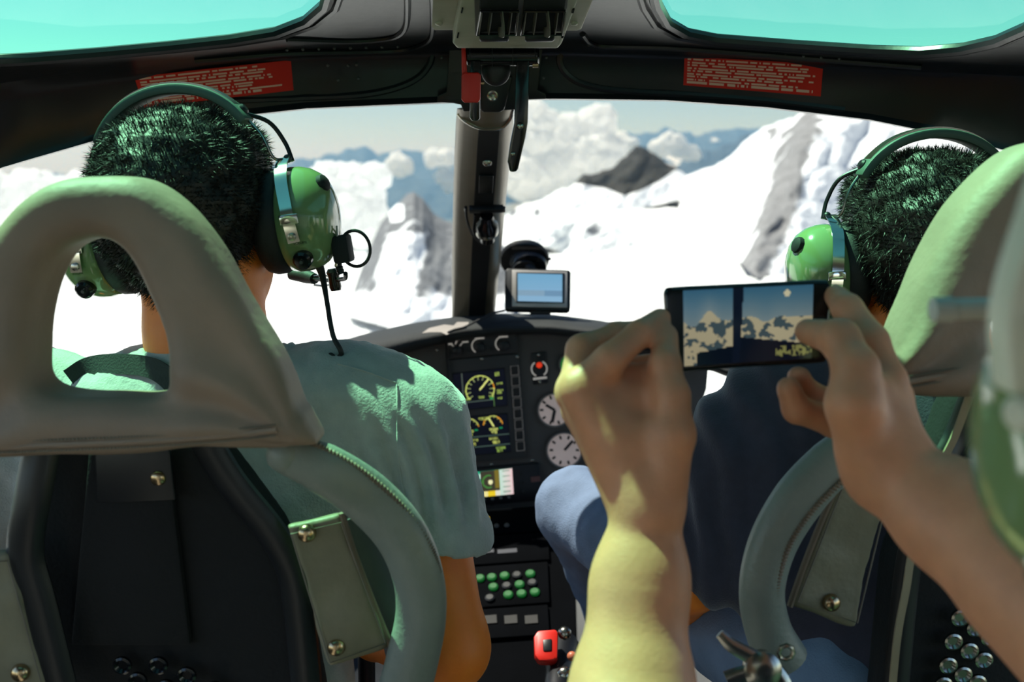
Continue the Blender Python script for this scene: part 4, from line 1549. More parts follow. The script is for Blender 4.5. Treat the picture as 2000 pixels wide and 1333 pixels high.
def add_head(B, Mx):
    R3 = Mx.to_3x3()

    def L(*p):
        return Mx @ V(p)
    B.ell(L(0, -0.012, 0.030), (0.073, 0.094, 0.086), 0.02, R3)
    B.ell(L(0, 0.025, -0.025), (0.062, 0.068, 0.075), 0.03, R3)
    B.cone(L(0, 0.045, -0.06), L(0, 0.066, -0.092), 0.042, 0.026, 0.02)
    B.cone(L(0, 0.094, 0.012), L(0, 0.108, -0.022), 0.007, 0.012, 0.012)
    for sx in (-1, 1):
        B.ell(L(sx * 0.076, -0.004, -0.005), (0.009, 0.019, 0.031), 0.006, R3)
        B.ell(L(sx * 0.032, 0.100, 0.012), (0.015, 0.012, 0.010), 0.008, R3, sub=True)
        B.ell(L(sx * 0.032, 0.080, 0.012), (0.013, 0.013, 0.011), 0.003, R3)
        B.ell(L(sx * 0.034, 0.086, 0.030), (0.022, 0.008, 0.006), 0.010, R3)
        B.cone(L(sx * 0.022, 0.084, -0.054), L(0, 0.094, -0.052), 0.006, 0.008, 0.006)
    B.cone(L(-0.02, 0.101, -0.0565), L(0.02, 0.101, -0.0565), 0.0022, 0.0022, 0.003, sub=True)
    B.cone(L(0, -0.018, -0.045), L(0, -0.035, -0.150), 0.054, 0.058, 0.03)


def strands(n, length, seed, keep=None):
    def f(vs, vn):
        rr = random.Random(seed)
        ev, ef = [], []
        for _ in range(n):
            i = rr.randrange(len(vs))
            p, q = V(vs[i]), V(vn[i])
            if keep and not keep(p, q):
                continue
            t = V((rr.uniform(-1, 1), rr.uniform(-1, 1), rr.uniform(-1, 1)))
            side = q.cross(t).normalized() * 0.0005
            tip = p + (q + t * 0.75 + V((0, -0.3, -0.15))).normalized() * length * rr.uniform(0.5, 1.0)
            b = len(ev)
            ev += [tuple(p - side), tuple(p + side), tuple(tip)]
            ef.append((b, b + 1, b + 2))
        return ev, ef
    return f


def add_hair(Mx, parent, seed, vol=1.0):
    R3 = Mx.to_3x3()

    def L(*p):
        return Mx @ V(p)
    H = Body()
    H.ell(L(0, -0.018, 0.036), (0.086 * vol, 0.106 * vol, 0.092 * vol), 0.02, R3)
    H.cone(L(0, -0.050, 0.0), L(0, -0.046, -0.062), 0.052, 0.034, 0.03)
    H.ell(L(0, 0.050, 0.085), (0.066, 0.050, 0.034), 0.03, R3)
    H.ell(L(0, 0.14, -0.045), (0.115, 0.125, 0.105), 0.012, R3, sub=True)
    for sx in (-1, 1):
        H.cone(L(sx * 0.105, -0.01, -0.03), L(sx * 0.10, 0.0, -0.12), 0.046, 0.056, 0.01, sub=True)
    return H.build('hair', 0.004, M_HAIR, parent, disp=lambda p, n: 0.0055 * noise.fractal(p * 45, 0.9, 2.0, 3), smooth_it=1,
                   extra=strands(26000, 0.011, seed))


def text_at(name, s, fr, size, m, parent, into):
    """printed lettering laid onto the curved surface of its parent"""
    from mathutils.bvhtree import BVHTree
    w = wloc(parent)
    tree = BVHTree.FromPolygons([v.co + w for v in parent.data.vertices], [tuple(p.vertices) for p in parent.data.polygons])
    cu = bpy.data.curves.new(name, 'FONT')
    cu.body = s
    cu.align_x = 'CENTER'
    cu.size = size / 0.7
    to = bpy.data.objects.new(name, cu)
    me = bpy.data.meshes.new_from_object(to)
    bpy.data.objects.remove(to)
    bpy.data.curves.remove(cu)
    for v in me.vertices:
        q = fr.o + fr.u * v.co.x + fr.v * v.co.y
        h = tree.ray_cast(q - into * 0.05, into)
        v.co = (h[0] - into * 0.0003 if h[0] is not None else q) - fr.o
    me.materials.clear()
    me.materials.append(m)
    return link(name, me, fr.o, parent)


def headset(label, Mx, cord=None, mic=True, boom=None):
    def L(*p):
        return Mx @ V(p)
    R3 = Mx.to_3x3()
    ex, ey, ez = R3 @ V((1, 0, 0)), R3 @ V((0, 1, 0)), R3 @ V((0, 0, 1))
    hs = empty('headset', L(0, 0, -0.06), label, 'headset', 'green pilot headsets')
    for sx in (-1, 1):
        ax = (ex * sx - ez * 0.06).normalized()
        MB().lathe(L(sx * 0.070, 0, 0), ax, [(0, 0.86), (0.004, 0.97), (0.012, 1.02), (0.022, 1.0), (0.027, 0.93), (0.030, 0.80)], 36, 0.052, 0.042, ref=ez).build('ear_seal', M_RUBBER, hs)
        cup = MB().lathe(L(sx * 0.096, 0, 0), ax, [(0, 0.90), (0.003, 0.97), (0.010, 1.0), (0.020, 0.99), (0.030, 0.94), (0.039, 0.84), (0.046, 0.68), (0.050, 0.50), (0.052, 0.25), (0.0525, 0.03)], 40, 0.0535, 0.0435, ref=ez).build('ear_cup', M_OLIVE, hs)
        MB().lathe(L(sx * 0.138, -0.010, 0.030), ex * sx + ez * 0.35 - ey * 0.2, [(-0.008, 0.0085), (0.004, 0.0095), (0.008, 0.0085), (0.010, 0.005)], 10).build('adjust_knob', M_BLACKM, cup)
        vk = L(sx * 0.116, -0.033, -0.040)
        MB().lathe(vk, -ey - ez * 0.35, [(-0.004, 0.010), (0.004, 0.0095), (0.006, 0.007), (0.0055, 0.003)], 18).build('volume_knob', M_BLACKG, cup)
        MB().lathe(vk, -ey - ez * 0.35, [(0.005, 0.0022), (0.0075, 0.0018)], 10).build('knob_pin', M_CHROME, cup)
        tf = Fr(L(sx * 0.118, -0.0418, -0.0245), L(sx * 0.118 + 0.01, -0.0418, -0.0245), L(sx * 0.118, -0.0418, -0.0145))
        text_at('lettering', 'VOLUME', tf, 0.0024, M_BLACKM, cup, ey)
        # steel stirrup strap over the back of the cup
        sp = spline([L(sx * 0.105, -0.004, 0.062), L(sx * 0.106, -0.020, 0.054), L(sx * 0.108, -0.034, 0.040), L(sx * 0.111, -0.043, 0.018), L(sx * 0.113, -0.0465, -0.004), L(sx * 0.1145, -0.0455, -0.022)], 5)
        MB().ribbon(sp, 0.0062, 0.0016, ex).build('stirrup_strap', M_CHROME, hs)
        MB().lathe(L(sx * 0.1138, -0.0455, -0.016), -ey, [(0, 0.0042), (0.003, 0.004), (0.0036, 0.002)], 14).build('strap_pivot', M_STEEL, hs)
        MB().box(L(sx * 0.113, -0.046, 0.001), ex * 0.0095, ey * 0.0012, ez * 0.005).build('strap_clip', M_CHROME, hs, bevel=0.0008)
        # two wires up to the band
        top = L(sx * 0.071, -0.012, 0.112)
        MB().tube(spline([L(sx * 0.105, -0.006, 0.060), L(sx * 0.098, -0.016, 0.064), L(sx * 0.090, -0.016, 0.088), top], 6), 0.0016, 8).build('stirrup_wire', M_STEEL, hs)
        MB().tube(spline([L(sx * 0.112, 0.000, 0.058), L(sx * 0.106, 0.004, 0.078), L(sx * 0.094, 0.000, 0.100), top], 6), 0.0022, 8).build('stirrup_wire', M_BLACK, hs)
        MB().ball(L(sx * 0.108, -0.002, 0.061), 0.0045, 10).build('wire_joint', M_BLACK, hs)
        MB().lathe(top, ex * sx + ez * 0.6, [(-0.004, 0.006), (0.006, 0.006), (0.008, 0.004)], 12).build('band_knob', M_BLACK, hs)
    # padded band over the head
    arc = []
    for i in range(25):
        a = math.radians(28 + 124 * i / 24)
        arc.append(L(0.088 * math.cos(a), -0.014, 0.050 + 0.094 * math.sin(a) ** 0.8))
    MB().ribbon(arc, 0.013, 0.010, ey).build('headband', mat('band_pad', (70, 92, 82), 0.55), hs, bevel=0.003)
    MB().ribbon([p + ez * 0.006 for p in arc], 0.008, 0.002, ey).build('spring_band', M_STEEL, hs)
    sx = 1
    if mic:
        mb_ = MB().box(L(0.150, -0.006, -0.036), ex * 0.009, ey * 0.010, ez * 0.014).build('boom_block', M_BLACKM, hs, bevel=0.003)
        MB().tube(spline([L(0.150, -0.012, -0.012), L(0.147, -0.014, -0.035), L(0.142, -0.012, -0.052)], 5), 0.0013, 8).build('boom_lock', M_STEEL, mb_)
        lp = [L(0.160 + 0.0155 * math.cos(a), 0.006, -0.038 + 0.0185 * math.sin(a)) for a in [math.radians(130 - 300 * i / 24) for i in range(25)]]
        MB().tube(lp, 0.0017, 8).build('wire_loop', M_RUBBER, mb_)
        MB().tube([L(0.1425 + 0.0003 * i, -0.006, -0.050 - i * 0.0016) for i in range(8)], [0.0035, 0.0042] * 4, 10).build('spring_sleeve', M_BLACK, mb_)
        bm = spline([L(0.146, 0.004, -0.062), L(0.140, 0.020, -0.068), L(0.128, 0.040, -0.070), L(0.112, 0.062, -0.073)], 6)
        MB().tube(bm, 0.0024, 8).build('mic_boom', M_BLACK, hs)
        MB().lathe(L(0.119, 0.050, -0.082), ez, [(0, 0.0055), (0.004, 0.0068), (0.014, 0.0062), (0.020, 0.0075), (0.024, 0.005)], 14).build('boom_joint', M_BLACKG, hs)
        for dz in (-0.006, 0.006):
            MB().tube(spline([L(0.116, 0.052, -0.071 + dz * 0.6), L(0.100, 0.070, -0.071 + dz), L(0.085, 0.085, -0.071 + dz * 0.8)], 5), 0.0012, 8).build('boom_wire', M_STEEL, hs)
        MB().tube(spline([L(0.116, 0.052, -0.071), L(0.098, 0.072, -0.070), L(0.082, 0.088, -0.069)], 5), 0.0022, 8).build('boom_arm', M_BLACK, hs)
        mc = spline([L(0.086, 0.086, -0.069), L(0.072, 0.100, -0.066), L(0.052, 0.112, -0.062)], 4)
        MB().tube(mc, [0.006, 0.008, 0.007], 12).build('microphone', M_RUBBER, hs)
    if cord:
        pts = [L(0.121, 0.0, -0.050), L(0.124, -0.004, -0.062)] + cord
        c0 = spline(pts, 8)
        MB().tube(c0, [0.0048, 0.0038] + [0.0026] * 12, 10).build('cord', M_RUBBER, hs)
    return hs


def on_surface(o, px, py, lift=0.0004):
    """the point of an object's surface seen through a pixel"""
    from mathutils.bvhtree import BVHTree
    if 'bvh' not in CACHE or CACHE['bvh'][0] != o.name:
        w = wloc(o)
        CACHE['bvh'] = (o.name, BVHTree.FromPolygons([v.co + w for v in o.data.vertices], [tuple(p.vertices) for p in o.data.polygons]))
    h = CACHE['bvh'][1].ray_cast(CAM, ray(px, py).normalized())
    if h[0] is None:
        return P(px, py, 1.0)
    return h[0] + h[1] * lift


CACHE = {}

# ---------------------------------------------------------------- pilot
PH = P(388, 455, 1.03)
PM = head_frame(PH, yaw=math.radians(-6), roll=math.radians(-8))
pil = empty('person', V((PH.x, PH.y - 0.02, 0.39)), 'person in a grey polo shirt and green headset sitting at the left', 'person')
B = Body()
add_head(B, PM)
neck0 = P(440, 590, 1.02)
chest = P(380, 760, 1.02)
# bare right arm below the sleeve, forearm to the cyclic stick
sh_r = P(800, 850, 1.03)
elb_r = P(872, 1265, 1.00)
wr_r = P(735, 1245, 1.24)
B.cone(PM @ V((0, -0.03, -0.10)), P(440, 760, 1.03), 0.052, 0.058, 0.03)
B.cone(P(420, 830, 1.03), sh_r, 0.035, 0.045, 0.01)
B.cone(P(440, 760, 1.03), P(430, 830, 1.03), 0.05, 0.04, 0.01)
B.cone(sh_r, elb_r, 0.045, 0.041, 0.02)
B.cone(elb_r, wr_r, 0.040, 0.027, 0.02)
B.cone(wr_r, wr_r + V((-0.02, 0.09, -0.01)), 0.028, 0.030, 0.02, flat=((0, 0, 1), 0.8))
hb = wr_r + V((-0.02, 0.09, -0.01))
for k in range(4):
    a = hb + V((-0.028 + 0.018 * k, 0.0, 0.0))
    B.chain([a, a + V((-0.004, 0.035, 0.006)), a + V((-0.012, 0.050, -0.018)), a + V((-0.012, 0.034, -0.034))], [0.0095, 0.009, 0.008, 0.007], 0.004)
B.chain([wr_r + V((0.005, 0.03, 0)), wr_r + V((-0.040, 0.065, 0.012)), wr_r + V((-0.060, 0.095, 0.006))], [0.012, 0.0105, 0.008], 0.006)
# left arm
sh_l = P(-40, 850, 1.04)
elb_l = P(-130, 1250, 1.00)
wr_l = P(60, 1330, 1.25)
B.cone(P(400, 830, 1.03), sh_l, 0.035, 0.045, 0.01)
B.chain([sh_l, elb_l, wr_l, wr_l + V((0.02, 0.09, 0))], [0.045, 0.040, 0.027, 0.030], 0.02)
B.chain([wr_l + V((0.02, 0.09, 0)), wr_l + V((0.03, 0.14, -0.02)), wr_l + V((0.03, 0.12, -0.05))], [0.028, 0.020, 0.012], 0.01)
B.build('body', 0.0052, M_SKIN_P, pil)
add_hair(PM, pil, 11, 1.0)
S = Body()
S.cone(P(400, 835, 1.02), P(380, 1000, 1.02), 0.080, 0.100, 0.05, flat=((1, 0, 0), 1.55))
S.cone(P(380, 1000, 1.02), P(400, 1420, 1.02), 0.100, 0.105, 0.05, flat=((1, 0, 0), 1.5))
S.cone(P(430, 765, 1.02), P(690, 790, 1.03), 0.045, 0.046, 0.05)
S.cone(P(370, 765, 1.02), P(60, 810, 1.04), 0.045, 0.046, 0.05)
S.cone(P(690, 785, 1.03), P(785, 840, 1.025), 0.048, 0.060, 0.04)
S.cone(P(792, 830, 1.025), P(848, 1060, 1.01), 0.060, 0.054, 0.03)
S.cone(P(848, 1060, 1.01), P(866, 1140, 1.005), 0.054, 0.053, 0.03)
S.cone(P(60, 775, 1.04), P(-40, 850, 1.04), 0.054, 0.060, 0.04)
S.cone(P(-40, 850, 1.04), P(-100, 1090, 1.02), 0.060, 0.056, 0.03)
S.cone(P(690, 800, 1.02), P(640, 1000, 1.02), 0.055, 0.060, 0.05)
aR = (P(866, 1140, 1.005) - P(792, 830, 1.025)).normalized()
hemR = P(862, 1052, 1.01)
# clean sleeve hem: remove what lies beyond the hem plane near the arm
for k in range(5):
    S.cone(hemR + aR * (0.032 + 0.03 * k) + V((-0.035, 0, 0.012)), hemR + aR * (0.032 + 0.03 * k) + V((0.06, 0, -0.016)), 0.032, 0.032, 0.002, flat=((0, 1, 0), 3.0), sub=True)
S.ell(PM @ V((0, -0.02, -0.145)), (0.060, 0.062, 0.05), 0.01, sub=True)


def shirt_fold(p, n):
    q = p - P(820, 900, 1.0)
    f = 0.0
    # long folds running down the sleeve and diagonal pulls across the shoulder blade
    w = max(0.0, min(1.0, (p.x + 0.17) / 0.06)) * max(0.0, min(1.0, (0.93 - p.z) / 0.06))
    hemd = max(0.0, min(1.0, -((p - hemR).dot(aR)) / 0.035))
    f += w * hemd * 0.0060 * math.sin(q.x * 300 + q.z * 70 + 5 * noise.noise(p * 10))
    f += (0.3 + 0.7 * hemd) * 0.0050 * noise.fractal(V((p.x * 16 + p.z * 11, p.y * 9, p.z * 5)), 0.7, 2.0, 5)
    return f


sh = S.build('shirt', 0.0045, M_SHIRT, pil, disp=shirt_fold, smooth_it=3)
# collar: folded band around the neck
cn = P(436, 706, 1.03)
rowsC = []
for (r, dz, dr) in ((0.066, 0.016, 0), (0.069, 0.020, 0), (0.073, 0.016, 0), (0.082, -0.012, 0), (0.088, -0.020, 0)):
    rowsC.append([cn + V((math.cos(a) * r * 1.05, math.sin(a) * r - 0.004, dz - 0.012 * math.cos(a) * 0 - 0.020 * max(0, math.sin(a)))) for a in [math.radians(100 + 340 * i / 40) for i in range(41)]])
MB().grid(rowsC).build('collar', M_SHIRT, pil, solid=0.003)
# sleeve seam
MB().tube(spline([on_surface(sh, x, y) for x, y in ((775, 752), (776, 790), (775, 830), (777, 880), (784, 930), (794, 980), (806, 1020))], 5), 0.0011, 6).build('sleeve_seam', M_SHIRT, pil)
MB().tube(spline([on_surface(sh, x, y) for x, y in ((660, 712), (700, 722), (740, 736), (772, 748))], 5), 0.0010, 6).build('shoulder_seam', M_SHIRT, pil)
# trousers
T_ = Body()
T_.cone(P(300, 1400, 1.02), P(240, 1330, 1.55), 0.085, 0.065, 0.03)
T_.cone(P(450, 1400, 1.02), P(560, 1330, 1.55), 0.085, 0.065, 0.03)
T_.cone(P(240, 1330, 1.55), P(280, 1500, 1.85), 0.062, 0.045, 0.02)
T_.cone(P(560, 1330, 1.55), P(590, 1500, 1.85), 0.062, 0.045, 0.02)
T_.cone(P(300, 1400, 1.02), P(450, 1400, 1.02), 0.09, 0.09, 0.03)
T_.build('trousers', 0.008, M_DENIM_D, pil)
for (px_, py_) in ((280, 1500), (590, 1500)):
    an = P(px_, py_, 1.85)
    Sb = Body()
    Sb.cone(an, V((an.x, an.y + 0.02, 0.04)), 0.036, 0.034, 0.02)
    Sb.cone(V((an.x, an.y - 0.02, 0.036)), V((an.x, an.y + 0.17, 0.030)), 0.036, 0.028, 0.02)
    Sb.build('shoe', 0.006, M_BLACK, pil)

headset('green headset with a boom microphone worn by the person in grey', PM,
        cord=[P(640, 598, 1.0), P(645, 630, 0.99), P(652, 660, 0.985), P(664, 682, 0.982), P(666, 694, 0.985), P(656, 700, 0.985), P(646, 694, 0.985), P(640, 700, 0.995), P(652, 716, 1.0), P(690, 735, 0.985)])
# harness strap across the pilot's left shoulder
o = MB().ribbon(spline([on_surface(sh, x, y, 0.004) for x, y in ((140, 745), (180, 722), (240, 716), (300, 724), (340, 752), (365, 800))], 6), 0.010, 0.003, V((0.1, 0.3, 1))).build('shoulder_harness', M_BELT, None)
tag(o, 'dark green shoulder harness strap seen through the left headrest opening', 'harness')
# cyclic stick
cy_ = empty('cyclic_stick', V((hb.x - 0.01, hb.y + 0.03, 0.0)), 'black cyclic control stick held by the person in grey', 'control stick')
MB().tube(spline([V((hb.x - 0.02, hb.y + 0.03, 0.0)), V((hb.x - 0.02, hb.y + 0.06, 0.25)), V((hb.x - 0.012, hb.y + 0.035, hb.z - 0.05))], 6), 0.012, 12).build('stick_shaft', M_BLACK, cy_)
MB().tube([V((hb.x - 0.012, hb.y + 0.035, hb.z - 0.06)), V((hb.x - 0.008, hb.y + 0.032, hb.z + 0.05))], 0.017, 14).build('stick_grip', M_RUBBER, cy_)

# ---------------------------------------------------------------- passenger at the right front seat
QH = P(1800, 524, 1.09)
QM = head_frame(QH, yaw=math.radians(4), roll=math.radians(-2))
cop = empty('person', V((QH.x, QH.y, 0.39)), 'person in a navy shirt and pale jeans on the right front seat', 'person')
B = Body()
add_head(B, QM)
B.cone(QM @ V((0, -0.03, -0.10)), P(1780, 740, 1.10), 0.056, 0.07, 0.03)
shl, ell_, wrl = P(1470, 880, 1.09), P(1345, 1120, 1.12), P(1290, 1230, 1.30)
B.cone(P(1780, 740, 1.10), shl, 0.06, 0.045, 0.03)
B.chain([shl, ell_, wrl], [0.045, 0.041, 0.028], 0.02)
h2 = wrl + V((-0.01, 0.08, -0.03))
B.cone(wrl, h2, 0.028, 0.032, 0.02, flat=((0, 0, 1), 0.7))
for k in range(4):
    a = h2 + V((-0.026 + 0.017 * k, 0.005, 0))
    B.chain([a, a + V((0, 0.035, -0.006)), a + V((0, 0.060, -0.022)), a + V((0, 0.070, -0.040))], [0.009, 0.0085, 0.0075, 0.006], 0.004)
B.chain([wrl + V((0.01, 0.02, 0)), wrl + V((0.045, 0.05, -0.01)), wrl + V((0.055, 0.08, -0.02))], [0.012, 0.010, 0.008], 0.006)
shr2 = P(2100, 850, 1.10)
B.cone(P(1820, 740, 1.10), shr2, 0.06, 0.045, 0.03)
B.chain([shr2, P(2200, 1150, 1.10), P(2050, 1230, 1.30), P(2030, 1230, 1.38)], [0.045, 0.040, 0.027, 0.03], 0.02)
B.build('body', 0.0055, M_SKIN_P, cop)
add_hair(QM, cop, 17, 1.0)
S = Body()
S.cone(P(1780, 850, 1.10), P(1780, 1420, 1.10), 0.095, 0.105, 0.05, flat=((1, 0, 0), 1.5))
S.cone(P(1740, 735, 1.10), P(1530, 790, 1.09), 0.05, 0.052, 0.05)
S.cone(P(1830, 735, 1.10), P(2040, 790, 1.10), 0.05, 0.052, 0.05)
S.cone(P(1530, 800, 1.09), P(1450, 880, 1.09), 0.056, 0.062, 0.04)
S.cone(P(1450, 880, 1.09), P(1388, 1080, 1.10), 0.060, 0.054, 0.03)
S.cone(P(2040, 790, 1.10), P(2120, 900, 1.10), 0.056, 0.06, 0.04)
S.cone(P(2120, 900, 1.10), P(2170, 1080, 1.10), 0.06, 0.056, 0.03)
S.cone(P(1560, 830, 1.09), P(1520, 1080, 1.09), 0.06, 0.07, 0.05)
S.ell(QM @ V((0, -0.02, -0.145)), (0.058, 0.06, 0.05), 0.01, sub=True)
S.build('shirt', 0.006, M_NAVY, cop, disp=lambda p, n: 0.004 * math.sin(p.x * 150 + p.z * 30 + 4 * noise.noise(p * 9)) * max(0, min(1, (0.36 - p.x) / 0.1)) + 0.003 * noise.fractal(p * 9, 0.8, 2, 3), smooth_it=3)
J = Body()
hipL, kneeL, ankL = P(1620, 1330, 1.10), P(1128, 992, 1.50), P(1235, 1290, 1.70)
hipR, kneeR, ankR = P(1850, 1330, 1.10), P(1750, 1050, 1.55), P(1700, 1330, 1.75)
J.cone(hipL, kneeL, 0.088, 0.060, 0.03)
J.cone(kneeL, ankL, 0.058, 0.046, 0.02)
J.cone(hipR, kneeR, 0.088, 0.062, 0.03)
J.cone(kneeR, ankR, 0.060, 0.046, 0.02)
J.cone(hipL, hipR, 0.09, 0.09, 0.03)
J.build('jeans', 0.007, M_JEANS, cop, disp=lambda p, n: 0.004 * noise.fractal(p * 16, 0.8, 2, 3), smooth_it=2)
for an in (ankL, ankR):
    Sb = Body()
    Sb.cone(an, V((an.x, an.y + 0.04, 0.045)), 0.036, 0.034, 0.02)
    Sb.cone(V((an.x, an.y, 0.036)), V((an.x, an.y + 0.18, 0.030)), 0.036, 0.028, 0.02)
    Sb.build('shoe', 0.006, M_BLACK, cop)
headset('green headset worn by the person in the navy shirt', QM, mic=False)

# ---------------------------------------------------------------- rear passenger photographing with a phone
GM = head_frame(P(2714, 850, 0.36), yaw=math.radians(4))
gst = empty('person', V((GM.translation.x, GM.translation.y - 0.05, 0.35)), 'person at the right edge raising both bare arms to photograph', 'person')
B = Body()
add_head(B, GM)
base = GM @ V((0, -0.03, -0.14))
lsh = V((0.13, 0.30, 0.72))
rsh = V((0.50, 0.34, 0.74))
B.cone(base, base + V((0, 0, -0.08)), 0.058, 0.075, 0.03)
B.cone(base + V((0, 0, -0.06)), lsh, 0.06, 0.048, 0.03)
B.cone(base + V((0, 0, -0.06)), rsh, 0.06, 0.048, 0.03)
# left arm and hand
lel = P(1232, 1470, 0.66)
lw_ = P(1264, 985, 0.70)
B.cone(lsh, lel, 0.047, 0.042, 0.02)
B.chain([lel, P(1236, 1333, 0.68), P(1250, 1140, 0.695), lw_], [0.038, 0.0350, 0.0285, 0.0225], 0.03, flat=((0, 1, 0), 0.85))
kI, kM, kR_, kP = P(1132, 758, 0.700), P(1122, 766, 0.724), P(1132, 800, 0.742), P(1145, 832, 0.758)
for kk, r in ((kI, 0.0150), (kM, 0.0145), (kR_, 0.014), (kP, 0.0125)):
    B.cone(lw_, kk, 0.0205, r, 0.012)
B.cone(P(1262, 940, 0.705), P(1210, 830, 0.712), 0.023, 0.016, 0.014)
B.chain([kI, P(1190, 704, 0.698), P(1250, 652, 0.712), P(1290, 622, 0.734)], [0.0130, 0.0112, 0.0098, 0.0080], 0.004)
B.chain([kM, P(1136, 684, 0.745), P(1205, 655, 0.762), P(1300, 640, 0.775)], [0.013, 0.0115, 0.0098, 0.0085], 0.005)
B.chain([kR_, P(1165, 745, 0.775), P(1230, 720, 0.785), P(1310, 705, 0.782)], [0.0125, 0.011, 0.0095, 0.008], 0.005)
B.chain([kP, P(1185, 800, 0.785), P(1250, 775, 0.790), P(1320, 748, 0.782)], [0.011, 0.0095, 0.0085, 0.007], 0.005)
B.chain([P(1296, 930, 0.693), P(1318, 850, 0.686), P(1314, 772, 0.690), P(1298, 712, 0.700), P(1303, 655, 0.724)], [0.018, 0.0135, 0.0112, 0.0105, 0.0082], 0.006)
B.cone(P(1225, 850, 0.702), P(1300, 850, 0.692), 0.016, 0.010, 0.016)
B.cone(P(1185, 775, 0.712), P(1290, 775, 0.706), 0.013, 0.010, 0.014)
B.cone(P(1205, 740, 0.722), P(1290, 730, 0.722), 0.011, 0.009, 0.012)
# right arm and hand
rel = P(2130, 1230, 0.56)
rw_ = P(1735, 918, 0.665)
B.cone(rsh, rel, 0.047, 0.042, 0.02)
B.chain([rel, P(2000, 1120, 0.595), P(1860, 1010, 0.635), rw_], [0.040, 0.0355, 0.0305, 0.0245], 0.03, flat=((0, 1, 0), 0.85))
jI, jM, jR, jP = P(1728, 748, 0.690), P(1742, 776, 0.712), P(1735, 810, 0.730), P(1710, 840, 0.742)
for kk, r in ((jI, 0.0155), (jM, 0.015), (jR, 0.014), (jP, 0.0125)):
    B.cone(rw_, kk, 0.0225, r, 0.014)
B.cone(P(1720, 880, 0.665), P(1690, 780, 0.670), 0.025, 0.020, 0.014)
B.chain([jI, P(1700, 668, 0.702), P(1655, 604, 0.722), P(1632, 578, 0.742)], [0.0145, 0.0125, 0.0108, 0.0088], 0.005)
B.chain([jM, P(1712, 690, 0.752), P(1660, 650, 0.772), P(1600, 642, 0.772)], [0.013, 0.0115, 0.0098, 0.0085], 0.005)
B.chain([jR, P(1650, 800, 0.758), P(1572, 768, 0.752), P(1560, 738, 0.744)], [0.013, 0.0118, 0.0105, 0.009], 0.005)
B.chain([jP, P(1630, 826, 0.742), P(1556, 800, 0.728), P(1540, 760, 0.722)], [0.0125, 0.0112, 0.0102, 0.009], 0.005)
B.chain([P(1690, 870, 0.658), P(1668, 790, 0.650), P(1672, 722, 0.655), P(1640, 662, 0.672), P(1578, 648, 0.708)], [0.020, 0.0175, 0.0140, 0.0125, 0.0095], 0.008)
B.build('body', 0.0026, M_SKIN, gst)
add_hair(GM, gst, 23, 1.0)
S = Body()
S.cone(base + V((0, -0.02, -0.12)), V((base.x, base.y - 0.02, 0.36)), 0.10, 0.11, 0.05, flat=((1, 0, 0), 1.45))
S.cone(base + V((0, 0, -0.10)), lsh, 0.065, 0.062, 0.04)
S.cone(base + V((0, 0, -0.10)), rsh, 0.065, 0.062, 0.04)
S.cone(lsh, lsh.lerp(lel, 0.4), 0.062, 0.058, 0.02)
S.cone(rsh, rsh.lerp(rel, 0.4), 0.062, 0.058, 0.02)
S.ell(GM @ V((0, -0.02, -0.145)), (0.058, 0.06, 0.05), 0.01, sub=True)
S.build('shirt', 0.007, M_NAVY, gst, smooth_it=2)
L_ = Body()
gx, gy = GM.translation.x, GM.translation.y
for sx in (-0.10, 0.10):
    L_.cone(V((gx + sx, gy - 0.05, 0.36)), V((gx + sx, gy + 0.22, 0.36)), 0.08, 0.06, 0.03)
    L_.cone(V((gx + sx, gy + 0.22, 0.36)), V((gx + sx, gy + 0.18, 0.03)), 0.055, 0.045, 0.02)
L_.cone(V((gx - 0.1, gy - 0.05, 0.36)), V((gx + 0.1, gy - 0.05, 0.36)), 0.085, 0.085, 0.03)
L_.build('trousers', 0.008, M_DENIM_D, gst)
ghs = headset('pale green headset at the right edge worn by the photographing person', GM, mic=False)
M_CREAM = mat('sunlit_cream', (226, 222, 202), 0.4)  # near-white colour stands in for strong light on the steel band
gl = lambda *p: GM @ V(p)
MB().ribbon(spline([gl(-0.150, -0.012, 0.022), gl(-0.1535, -0.012, 0.050), gl(-0.146, -0.012, 0.085), gl(-0.139, -0.012, 0.115), gl(-0.130, -0.012, 0.140), gl(-0.10, -0.012, 0.165), gl(0.0, -0.012, 0.185)], 6), 0.008, 0.009, V((0, 1, 0))).build('outer_stirrup', M_CREAM, ghs, bevel=0.002)
MB().lathe(gl(-0.142, -0.03, -0.034), V((-0.5, -0.8, 0)), [(-0.002, 0.008), (0.006, 0.008), (0.008, 0.005)], 16).build('pivot_knob', M_CHROME, ghs)
MB().lathe(gl(-0.150, -0.020, 0.016), V((-0.8, -0.5, 0)), [(-0.002, 0.006), (0.004, 0.006), (0.006, 0.004)], 16).build('pivot_knob', M_CREAM, ghs)
MB().box(gl(-0.140, -0.028, 0.036), V((0.008, 0, 0)), V((0, 0.006, 0)), V((0, 0, 0.013))).build('cup_highlight', M_CREAM, ghs, bevel=0.003)  # pale block built in place of the bright highlight on the cup

# ---------------------------------------------------------------- phone
PF = Fr(P(1312, 727, 0.742), P(1600, 710, 0.742), P(1298, 565, 0.742))
ph = empty('phone', PF.pp(1455, 718), 'black phone held sideways in both hands showing the mountain view', 'phone')
slab('phone_body', PF, spl2([(1297, 580), (1300, 566), (1315, 560), (1460, 553), (1605, 546), (1620, 550), (1625, 562), (1622, 630), (1618, 695), (1613, 705), (1600, 710), (1460, 718), (1325, 728), (1314, 724), (1310, 714), (1303, 650)], 4), None, -0.0075, 0.0, 0.003, 0.0014, M_BLACKG, ph)


